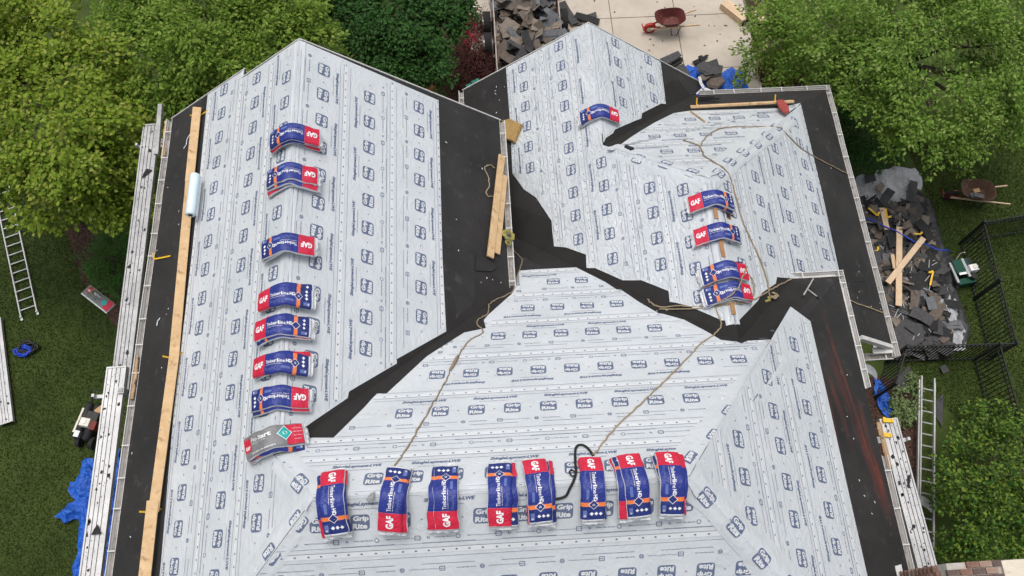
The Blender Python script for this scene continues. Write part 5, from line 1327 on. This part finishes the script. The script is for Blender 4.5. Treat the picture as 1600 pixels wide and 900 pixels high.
for a, c_ in zip(pts[:-1], pts[1:]): b.beam(a, c_, .08, .012)
b.beam(G(1088, 147, -5), G(1097, 139, -5), .04, .012); localize(b.build('metal_edging', 'steel', None, label='twisted pale metal strip beside the far gable eave', cat='edging'))

# ------------------------------------------------------------------ machines
bp = G(1495, 432); t = thing('lawn_machine', (bp.x, bp.y, ZG), 'dark green petrol lawn machine with a white engine top on the grass', 'machine', None, (0, 0, R(8)))
b = MB(); b.box((-.03, .14, .28), (.46, .42, .34), taper=.92); b.build('hopper', 'green', t)
b = MB(); b.box((0, -.28, .2), (.5, .16, .26)); b.build('front_housing', 'green', t)
b = MB(); b.box((.22, .0, .46), (.26, .20, .16), taper=.9); e_ = b.build('engine_cover', 'white', t)
b = MB(); b.cyl((.24, .01, .54), (.24, .01, .565), .055, 14); b.build('fuel_cap', 'cream', e_)
b = MB(); b.box((.05, .06, .44), (.07, .56, .05)); b.build('steel_bar', 'steel', t)
b = MB(); b.box((-.08, -.06, .43), (.24, .12, .03)); b.build('label_plate', 'white', t)
b = MB(); b.box((-.28, 0, .36), (.06, .62, .05)); b.build('frame_bar', 'steel', t)
b = MB(); b.box((.2, .24, .34), (.2, .2, .2)); b.build('engine_block', 'black', t)
b = MB(); b.cyl((.18, -.22, .3), (.18, -.22, .46), .09, 12); b.build('air_filter', 'black', t)
for x, y in ((-.25, -.3), (.28, -.3), (-.25, .3), (.28, .3)): b = MB(); b.cyl((x-.04, y, .12), (x+.04, y, .12), .12, 16); b.build('wheel', 'tyre', t)
b = MB(); b.tube([(-.05, .38, .35), (-.02, .45, .6), (.0, .40, .75)], .015, 6); b.build('handle', 'cream', t)
bp = G(153, 664); t = thing('air_compressor', (bp.x, bp.y, ZG), 'petrol air compressor with a tan shroud on the lawn beside the scaffold', 'compressor', None, (0, 0, R(-14)))
for s_ in (-.24, .0): b = MB(); b.tube([(s_, -.5, .3), (s_, -.45, .3), (s_, .42, .3), (s_, .5, .3)], [.03, .11, .11, .03], 16); b.build('tank', 'black', t, smooth=True)
b = MB(); b.box((.08, .06, .47), (.3, .32, .2)); b.build('engine_block', 'black', t)
b = MB(); b.box((-.02, -.08, .56), (.28, .24, .14), taper=.85); e_ = b.build('engine_shroud', 'cream', t)
b = MB(); b.cyl((-.04, -.07, .63), (-.04, -.07, .655), .06, 16); b.build('starter_cap', 'white', e_)
b = MB(); b.box((.2, -.12, .52), (.14, .22, .16)); b.build('fuel_tank', 'dullred', t)
b = MB(); b.box((-.18, -.38, .42), (.13, .16, .14)); b.build('air_filter', 'steel', t)
b = MB(); b.box((-.30, .12, .40), (.05, .34, .06)); b.box((-.31, -.2, .40), (.05, .3, .05)); b.build('guard_bar', 'cream', t)
b = MB(); b.cyl((.1, -.5, .16), (.2, -.5, .16), .16, 16); b.cyl((-.25, -.5, .16), (-.15, -.5, .16), .16, 16); b.build('wheel', 'tyre', t)
b = MB(); b.tube([(-.2, .5, .3), (-.2, .75, .6), (.2, .75, .6), (.2, .5, .3)], .016, 6); b.build('handle', 'black', t)
bp = G(157, 640, ZG+.5); b = MB(); b.box((0, 0, 0), (.26, .18, .02), rz=.7); o = b.build('cardboard_sheet', 'cardboard', None, label='scrap of tan plywood beside the compressor', cat='board'); o.location = bp
bp = G(43, 549); t = thing('hose_pile', (bp.x, bp.y, ZG), 'small tangled blue and black hose pile on the left lawn', 'hose')
rr = random.Random(4)
for mt, r_, n_, nm, off in (('blue_hose', .19, 60, 'blue_hose', (-.05, -.03)), ('black', .24, 46, 'black_hose', (.04, .06))):
    pts = [(off[0]+math.cos(i*.75)*r_*rr.uniform(.6, 1.35), off[1]+math.sin(i*.75)*r_*.7*rr.uniform(.5, 1.3), .03+rr.uniform(0, .14)) for i in range(n_)]
    b = MB(); b.tube(pts, .02, 6); b.build(nm, mt, t, smooth=True)
# starter bundle on the grass by the shrub
bp = G(153, 467, ZG+.08); t = thing('starter_bundle', bp, 'grey and red starter strip bundle lying flat on the lawn beside the round shrub', 'shingle bundle', None, (0, 0, R(-39)))
def flat(name, a0, a1, b0, b1, z, mt, th=.004):
    b = MB(); b.box(((a0+a1)/2, (b0+b1)/2, z), (a1-a0, b1-b0, th)); return b.build(name, mt, t)
flat('wrapper', -.5, .5, -.17, .17, -.04, 'w_film', .08); flat('grey_panel', -.495, .495, -.135, .165, .003, 'w_grey'); flat('red_label', -.45, -.3, -.03, .15, .006, 'w_red'); flat('red_panel', .28, .48, -.13, .16, .006, 'w_red')
b = MB(); b.prism([(.23-.1, .02, .0085), (.23, -.08, .0085), (.23+.1, .02, .0085), (.23, .12, .0085)], (0, 0, .003)); b.build('teal_emblem', 'w_teal', t)
b = MB()
for (vs, fs), x, y in ((text_geo('GAF', .11, .06, .04), -.375, .03), (text_geo('Pro-Start', .27, .06, .02), -.1, .07)): b.add([(a+x, c_+y, .0095) for a, c_ in vs], fs)
b.build('lettering', 'w_white', t)
# pale vent shells and the lumber beyond the drive
for px, lb, z in (((1353, 585), 'pale curved plastic shell tucked under the right gutter', ZG+1.2), ((1438, 792), 'pale curved plastic shell behind the right scaffold plank', ZG+.6)):
    p = G(*px, z); b = MB(); n = 10; vs = []
    for i in range(n+1):
        a = math.pi*i/n-.6; vs += [(math.cos(a)*.28, math.sin(a)*.28, .02), (math.cos(a)*.12, math.sin(a)*.12, .12)]
    b.add(vs+[(0, 0, .15)], [(2*i, 2*i+2, 2*i+3, 2*i+1) for i in range(n)]+[(2*i+1, 2*i+3, 2*n+2) for i in range(n)]); o = b.build('plastic_shell', 'steel', None, smooth=True, label=lb, cat='shell'); o.location = p
p, q = G(1130, 6, ZG+.16), G(1164, 33, ZG+.16)
t = thing('lumber_pack', (p+q)/2, 'pack of pale lumber lying at the driveway edge', 'lumber'); d_ = (q-p); X = place((0, 0, 0), d_, (0, 0, 1))
for k in range(4):
    b = MB(); b.box((.03*(k % 2), -.12+.08*k, 0), (d_.length, .074, .26), X); b.build('plank', 'beam', t)
b = MB(); b.box((d_.length/2+.04, 0, 0), (.03, .3, .24), X); b.build('end_wrap', 'black', t)
p = G(1187, 26, ZG+.2); b = MB(); b.box((0, 0, 0), (.3, .5, .1)); o = b.build('wooden_board', 'beam', None, label='pale board standing in the bed behind the thin pale trunk', cat='board'); o.location = p
p = G(741, 131, -5.4); b = MB(); b.box((0, 0, 0), (.45, .14, .05)); b.box((.1, .03, .05), (.25, .1, .05)); o = b.build('plastic_wrap', 'teal', None, label='teal plastic wrap sticking out at the far gable corner', cat='wrap'); o.location = G(739, 132, ZG+.6); o.rotation_euler.z = R(25)
p = G(675, 145); b = MB(); b.tube([(0, 0, 0), (0, 0, .08), (0, 0, .2)], [.12, .15, .17], 16); o = b.build('flower_pot', 'orange_pot', None, label='small orange pot in the dark bed beyond the left gable', cat='pot'); o.location = p
p = G(737, 9); b = MB(); b.box((0, 0, .15), (.16, .1, .14)); b.cyl((0, 0, 0), (0, 0, .1), .04, 8); b.box((.02, -.07, .05), (.2, .12, .06)); o = b.build('garden_light', 'white', None, label='small white garden light in the bed by the walkway', cat='light'); o.location = p

# ------------------------------------------------------------------ chimney at the bottom right
cx0, zt = 10.09, -.95; cy1 = -1.26
t = thing('brick_chimney', (cx0, cy1, -2.6), 'brick chimney with a pale cement crown at the lower right roof edge', 'chimney')
b = MB(); b.box((.62, -1.0, -.05), (1.22, 1.98, 3.3)); b.build('mortar_core', 'mortar', t)
rr = random.Random(3); bm_ = []
for k in range(3):
    b = MB(); b.box((0, 0, 0), (.19, .085, .057)); o = b.build('brick', BR[k], t); bm_.append(o.data); o.location = (.1+.2*k+.30, -.05, 1.62)
for row in range(20):
    for j in range(9):
        o = link('brick', bm_[rr.choice((0, 0, 1, 1, 2))], t); o.rotation_euler.z = R(90); o.location = (-.02+rr.uniform(-.004, .004), -.11-j*.2-(row % 2)*.1, .06+row*.068+.0)
for row in range(18):
    for j in range(4):
        o = link('brick', bm_[rr.choice((0, 1, 2))], t); o.rotation_euler.z = rr.uniform(-.02, .02); o.location = (.13+j*.2+(row % 2)*.1-.05, -.15-row*.098, 1.60+rr.uniform(0, .012))
b = MB(); b.box((1.15, -.95, 1.58), (.62, 1.86, .16)); b.build('cement_crown', 'cap', t)
b = MB(); b.prism([(-.16, .06, .02), (.02, .10, .02), (.02, -.5, .02), (-.14, -.5, .02)], (0, 0, .10)); b.build('step_flashing', 'gutter', t)

# ------------------------------------------------------------------ plants
def leaf_cloud(lobes, n, size, rng, avoid=True, flat=.4, clump=.34, per=46, shell=.55, up=.9, split=0):
    """positions and axes of leaves; lobes = (x, y, z, r)"""
    if split:
        sub = []
        for x, y, z, r in lobes:
            sub.append((x, y, z-.1*r, r*.62))
            for k in range(split):
                d = rng.normal(size=3); d[2] = abs(d[2])*.6-.15; d /= np.linalg.norm(d); q = r*rng.uniform(.55, .95); sub.append((x+d[0]*q, y+d[1]*q, z+d[2]*q*.8, r*rng.uniform(.22, .42)))
        lobes = sub
    vol = np.array([l[3]**2 for l in lobes]); vol = vol/vol.sum(); nc = max(1, int(n/per)); C = []
    for li, k in enumerate(rng.multinomial(nc, vol)):
        x, y, z, r = lobes[li]; d = rng.normal(size=(k, 3)); d[:, 2] = np.where(d[:, 2] < -.5, -d[:, 2], d[:, 2]); d /= np.linalg.norm(d, axis=1)[:, None]
        rad = r*(shell+(1-shell)*rng.random(k)**.6)*(.86+.28*rng.random(k)); C.append(np.array([x, y, z])+d*rad[:, None]*np.array([1, 1, .75]))
    C = np.concatenate(C); nC = len(C); idx = np.repeat(np.arange(nC), per); m_ = len(idx)
    cen = np.array([np.mean([l[0] for l in lobes]), np.mean([l[1] for l in lobes])])
    o = C[:, :2]-cen; o = o/(np.linalg.norm(o, axis=1)[:, None]+1e-6)
    tw = np.concatenate([o*.7, -.28*np.ones((nC, 1))], 1)+rng.normal(size=(nC, 3))*np.array([.55, .55, .25]); tw /= np.linalg.norm(tw, axis=1)[:, None]
    tn = np.array([0, 0, 1.])+rng.normal(size=(nC, 3))*.25; tn -= tw*np.sum(tn*tw, 1)[:, None]; tn /= np.linalg.norm(tn, axis=1)[:, None]
    ts = np.cross(tn, tw); ln = clump*1.7*(.6+.8*rng.random(nC))
    u = rng.random(m_); sgn = np.where(rng.random(m_) < .5, -1., 1.); fan = rng.random(m_)*sgn
    wdt = (ln[idx]*.42*(1.05-u*.75))
    P = C[idx]+tw[idx]*(u*ln[idx])[:, None]+ts[idx]*(fan*wdt)[:, None]+tn[idx]*(rng.normal(size=m_)*flat*.16-.22*ln[idx]*u*u)[:, None]
    ax = tw[idx]*.75+ts[idx]*(sgn*.65)[:, None]+rng.normal(size=(m_, 3))*.32; ax /= np.linalg.norm(ax, axis=1)[:, None]
    nn = tn[idx]*up+rng.normal(size=(m_, 3))*.33; nn -= ax*np.sum(nn*ax, 1)[:, None]; nn /= np.linalg.norm(nn, axis=1)[:, None]
    if avoid:
        x, y, z = P.T
        bad = ((x > -WW-.25) & (x < WE+.15) & (y < YA+.15)) | ((x > 2.7) & (x < XD+WDE+.2) & (y < YD+.2)) | ((x > 8) & (x < XC+WC_+.25) & (y < YC+WC_+.25)) | (z < ZG+.03)
        bad |= (x > 2) & (x < 10.6) & (y < 5)
        P, ax, nn = P[~bad], ax[~bad], nn[~bad]
    return P, ax, nn, size*(.65+.6*rng.random(len(P)))
def leaf_mesh(name, data, wid=.62):
    P, ax, nn, s = data; sd_ = np.cross(nn, ax); n = len(P); s = s[:, None]
    v0 = P; v1 = P+ax*s*.45+sd_*s*wid*.5+nn*s*.10; v2 = P+ax*s; v3 = P+ax*s*.45-sd_*s*wid*.5+nn*s*.10
    V = np.stack([v0, v1, v2, v3], 1).reshape(-1, 3); base = np.arange(n)*4
    F = np.stack([base, base+1, base+2, base, base+2, base+3], 1).reshape(-1).astype(np.int32)
    me = bpy.data.meshes.new(name); me.vertices.add(len(V)); me.vertices.foreach_set('co', V.ravel())
    me.loops.add(len(F)); me.loops.foreach_set('vertex_index', F); nf = len(F)//3
    me.polygons.add(nf); me.polygons.foreach_set('loop_start', np.arange(nf, dtype=np.int32)*3); me.update(calc_edges=True); return me
def tree(name, base, lobes, n, size, mt, bark, label, cat, seed, r0=.16, flat=.38, clump=.38, per=64, shell=.35, up=.9, wid=.62, group=None, avoid=True, split=0):
    rng = np.random.default_rng(seed); t = thing(name, base, label, cat, group); B = Vector(base)
    me = leaf_mesh('crown', leaf_cloud(lobes, n, size, rng, avoid, flat, clump, per, shell, up, split), wid); me.transform(Matrix.Translation(-B)); me.materials.append(M[mt]); link('crown', me, t)
    cz = np.mean([l[2] for l in lobes]); cx, cy = np.mean([l[0] for l in lobes]), np.mean([l[1] for l in lobes])
    b = MB(); fork = Vector((B.x+(cx-B.x)*.35, B.y+(cy-B.y)*.35, B.z+(cz-B.z)*.5))
    b.tube([Vector((0, 0, -.1)), (fork-B)*.5+Vector((.08, -.05, 0)), fork-B], [r0, r0*.8, r0*.62], 9); b.build('trunk', bark, t, smooth=True)
    rr = random.Random(seed); b = MB()
    for l in lobes:
        e = Vector(l[:3]); mid = fork.lerp(e, .5)+Vector((rr.uniform(-.2, .2), rr.uniform(-.2, .2), rr.uniform(0, .25)))
        b.tube([fork-B, mid-B, e-B], [r0*.42, r0*.26, r0*.1], 6)
        for k in range(5):
            d = Vector((rr.gauss(0, 1), rr.gauss(0, 1), rr.uniform(-.2, .9))).normalized()*l[3]*rr.uniform(.5, .85); m0 = mid.lerp(e, rr.uniform(.3, 1))
            b.tube([m0-B, m0-B+d*.5+Vector((0, 0, .06)), e-B+d], [r0*.12, r0*.08, r0*.03], 4)
    b.build('limbs', bark, t, smooth=True)
    return t
def LB(*it): return [tuple(G(u, v, z))+(r_,) for u, v, z, r_ in it]
M['leaf_maple'] = leaf_mat('leaf_yellow_green', [(0.104, 0.178, 0.015), (0.166, 0.264, 0.022), (0.229, 0.336, 0.032), (0.305, 0.364, 0.050), (0.328, 0.364, 0.087)])
M['leaf_top'] = leaf_mat('leaf_mid_green', [(0.084, 0.165, 0.018), (0.136, 0.240, 0.027), (0.198, 0.307, 0.042), (0.289, 0.374, 0.075)])
M['leaf_dark'] = leaf_mat('leaf_deep_green', [(0.016, 0.054, 0.010), (0.031, 0.090, 0.016), (0.050, 0.131, 0.026)], .3)
M['leaf_birch'] = leaf_mat('leaf_fresh_green', [(0.082, 0.160, 0.020), (0.133, 0.245, 0.033), (0.200, 0.329, 0.052), (0.315, 0.389, 0.117)])
M['leaf_bush'] = leaf_mat('leaf_bush_green', [(0.026, 0.058, 0.013), (0.043, 0.095, 0.018), (0.078, 0.158, 0.025), (0.139, 0.232, 0.035), (0.257, 0.336, 0.050), (0.060, 0.201, 0.025)])
M['leaf_box'] = leaf_mat('leaf_boxwood', [(.03, .10, .014), (.05, .15, .022), (.085, .20, .034)], .2)
M['leaf_red'] = leaf_mat('leaf_barberry', [(.040, .010, .012), (.075, .018, .020), (.11, .03, .025), (.045, .04, .016)], .2)
M['leaf_flower'] = leaf_mat('petal_red', [(.30, .012, .03), (.42, .02, .05)], .2)
M['leaf_pale'] = leaf_mat('leaf_variegated', [(.10, .16, .05), (.17, .24, .09), (.26, .32, .16)], .25)
M['leaf_brown'] = leaf_mat('leaf_litter', [(.05, .03, .02), (.11, .06, .035), (.16, .10, .06)], .1)

b0 = G(60, 90)
tree('maple_tree', tuple(G(70, 150)), LB((20, 40, -3.6, 1.3), (95, 110, -3.2, 1.25), (20, 180, -3.2, 1.3), (110, 215, -3.2, 1.1), (180, 215, -3.8, .95), (60, 280, -4.2, 1.0), (150, 300, -4.3, .95), (205, 300, -4.9, .7), (170, 120, -4, .9), (60, 0, -4, 1.2), (-40, 100, -3.5, 1.5), (-50, 240, -4, 1.3)),
     40000, .115, 'leaf_maple', 'bark', 'yellow green maple crown overhanging the left lawn and scaffold', 'tree', 1, .2, split=6, clump=.34, per=34, wid=.7)
tree('maple_tree', (-3.6, 14.8, ZG), LB((200, 30, -3.6, 1.1), (270, 60, -3.3, 1.0), (255, 120, -3.8, .85), (330, 70, -3.4, 1.0), (390, 30, -3.5, 1.0), (450, 40, -3.7, .85), (490, 55, -4, .7), (330, 0, -3.4, 1.2), (430, -30, -3.6, 1.2), (300, 140, -4.4, .6), (220, 165, -4.6, .6), (240, -30, -3.8, 1.2)),
     33000, .115, 'leaf_top', 'bark', 'mid green tree crown beyond the left gable corner', 'tree', 2, .2, split=6, clump=.4, per=40, wid=.55)
tree('ash_tree', (1.2, 15.6, ZG), LB((570, 30, -5, .95), (630, 30, -4.8, 1.05), (680, 30, -5, .85), (600, 80, -5.2, .85), (655, 85, -5.3, .75), (700, 20, -5.3, .6), (550, 0, -5.2, .9), (640, -30, -5, 1.2)),
     30000, .11, 'leaf_dark', 'bark', 'dense deep green tree beyond the left gable slope', 'tree', 3, .17, flat=.5, shell=.5, split=5, clump=.3, per=36)
tree('birch_tree', (16.2, 13.6, ZG), LB((1240, 30, -5, .9), (1310, 50, -4.3, 1.2), (1400, 60, -4, 1.3), (1490, 40, -4.2, 1.3), (1570, 70, -4.4, 1.2), (1340, 140, -4.8, .95), (1430, 150, -4.5, 1.1), (1520, 150, -4.6, 1.1), (1400, 195, -5.4, .6), (1470, 210, -5.2, .7), (1550, 190, -5.2, .8), (1590, 150, -5, 1.0), (1480, -20, -4.2, 1.4), (1350, -20, -4.5, 1.3), (1270, 100, -5.6, .7), (1495, 235, -5.8, .4)),
     43000, .105, 'leaf_birch', 'bark', 'large fresh green tree overhanging the lawn at the upper right', 'tree', 4, .2, clump=.36, per=34, split=6, wid=.6)
tree('tall_shrub', (12.9, 10.6, ZG), LB((1345, 215, -7.6, .8), (1362, 225, -7.9, .55), (1330, 170, -7.4, .8), (1385, 225, -8.1, .4), (1320, 120, -7.2, .8)), 9000, .08, 'leaf_dark', 'bark', 'dark green shrub mass between the right wing and the big tree', 'shrub', 5, .06, avoid=True)
tree('young_tree', (13.0, 15.2, ZG), LB((1195, 30, -6.6, .45), (1215, 90, -6.8, .55), (1190, 70, -7, .35), (1230, 60, -6.4, .5), (1180, 100, -7.4, .25)), 3600, .10, 'leaf_birch', 'palebark', 'thin pale trunked young tree beside the driveway edge', 'tree', 6, .05)
tree('tall_bush', (15.6, .8, ZG), LB((1515, 705, -7.4, .65), (1560, 690, -7.3, .7), (1500, 765, -7.3, .6), (1540, 770, -6.8, .95), (1590, 740, -6.8, .9), (1510, 835, -7.1, .6), (1560, 840, -6.7, .9), (1600, 820, -6.6, .9), (1482, 850, -7.6, .35), (1530, 650, -7.8, .4), (1585, 660, -7.5, .5)),
     12000, .09, 'leaf_bush', 'bark', 'loose leafy bush filling the lower right corner', 'bush', 7, .08, clump=.15, per=11, shell=.25, up=.8, flat=.6, split=7)
tree('round_shrub', tuple(G(172, 425)), LB((172, 410, ZG+.6, .62), (165, 430, ZG+.45, .42), (190, 420, ZG+.55, .5), (196, 448, ZG+.4, .34), (180, 385, ZG+.6, .5)), 9000, .045, 'leaf_box', 'bark', 'rounded green shrub beside the starter bundle at the left house wall', 'shrub', 8, .04, clump=.16, per=30, shell=.75, flat=.9)
tree('variegated_shrub', tuple(G(1425, 630)), LB((1414, 626, ZG+.3, .3), (1424, 612, ZG+.25, .22), (1411, 642, ZG+.25, .24), (1422, 640, ZG+.25, .2), (1428, 594, ZG+.2, .14)), 1500, .075, 'leaf_pale', 'bark', 'pale leafed low shrub between the gate and the right ladder', 'shrub', 9, .02, clump=.16, per=16)
for i, (px, r_, lb) in enumerate((((742, 40), .42, 'dark red barberry near the garden light'), ((735, 85), .45, 'dark red barberry beside the red flowers'), ((722, 125), .5, 'dark red barberry nearest the left gable slope'), ((752, 105), .35, 'dark red barberry at the dark gravel strip'), ((1205, 118), .4, 'dark red shrub behind the right wing gutter'), ((1228, 112), .35, 'second dark red shrub behind the right wing gutter'))):
    p = G(*px); tree('red_shrub', tuple(p), [(p.x, p.y, ZG+.25, r_), (p.x+.2, p.y-.2, ZG+.2, r_*.7)], 1700, .06, 'leaf_red', 'bark', lb, 'shrub', 20+i, .02, clump=.16, per=14, shell=.5, group='dark red shrubs')
p = G(733, 42); tree('flower_shrub', tuple(p), LB((733, 40, ZG+.45, .2), (736, 58, ZG+.4, .18), (728, 28, ZG+.4, .14)), 420, .06, 'leaf_flower', 'bark', 'bright red flowering shrub at the edge of the deep green tree', 'shrub', 40, .02, clump=.1, per=12)
p = G(640, 160); tree('green_shrub', tuple(p), [(p.x, p.y, ZG+.25, .5), (p.x+.6, p.y+.1, ZG+.2, .4)], 1500, .06, 'leaf_bush', 'bark', 'low green plants behind the left gable slope', 'shrub', 41, .02, clump=.18, per=14)
# leaf litter on beds
rng = np.random.default_rng(5); P = []
for poly in (gp((110, 365), (130, 355), (235, 420), (215, 555), (172, 495), (130, 435)), gp((690, 60), (750, 10), (765, 150), (690, 200)), gp((1385, 600), (1436, 650), (1430, 850), (1390, 850))):
    xs_ = [p[0] for p in poly]; ys_ = [p[1] for p in poly]; k = 0
    while k < 420:
        x, y = rng.uniform(min(xs_), max(xs_)), rng.uniform(min(ys_), max(ys_))
        if inpoly(x, y, poly): P.append((x, y, ZG+.05)); k += 1
P = np.array(P); n = len(P); ax = rng.normal(size=(n, 3))*np.array([1, 1, .15]); ax /= np.linalg.norm(ax, axis=1)[:, None]; nn = np.array([0, 0, 1.])+rng.normal(size=(n, 3))*.2; nn -= ax*np.sum(nn*ax, 1)[:, None]; nn /= np.linalg.norm(nn, axis=1)[:, None]
me = leaf_mesh('leaf_litter', (P, ax, nn, np.full(n, .06))); me.materials.append(M['leaf_brown']); link('leaf_litter', me, None, 'dry brown leaf litter over the mulch beds', 'leaf litter', None, 'stuff')
# tufts of grass over the lawn in view
rng = np.random.default_rng(6)
polys = [[tuple(G(u, v))[:2] for u, v in ((-40, 240), (130, 330), (180, 500), (240, 600), (240, 960), (-60, 960))], [tuple(G(u, v))[:2] for u, v in ((1400, 200), (1640, 180), (1640, 700), (1500, 660), (1400, 560), (1500, 540), (1440, 280))]]
P = []
for poly, cnt in zip(polys, (60000, 60000)):
    a = np.array(poly); lo, hi = a.min(0), a.max(0); q = lo+(hi-lo)*rng.random((cnt*2, 2)); k = 0
    for x, y in q:
        if inpoly(x, y, poly): P.append((x, y, ZG)); k += 1
        if k >= cnt: break
P = np.array(P); n = len(P); ax = rng.normal(size=(n, 3))*np.array([.7, .7, .1])+np.array([0, 0, .75]); ax /= np.linalg.norm(ax, axis=1)[:, None]; nn = rng.normal(size=(n, 3)); nn -= ax*np.sum(nn*ax, 1)[:, None]; nn /= np.linalg.norm(nn, axis=1)[:, None]
me = leaf_mesh('grass', (P, ax, nn, .03+.035*rng.random(n)), .35); M['grass'] = leaf_mat('grass_blades', [(.034, .056, .010), (.044, .070, .012), (.055, .080, .016)], .3); me.materials.append(M['grass'])
link('grass', me, None, 'short green grass blades over the lawn', 'grass', None, 'stuff')
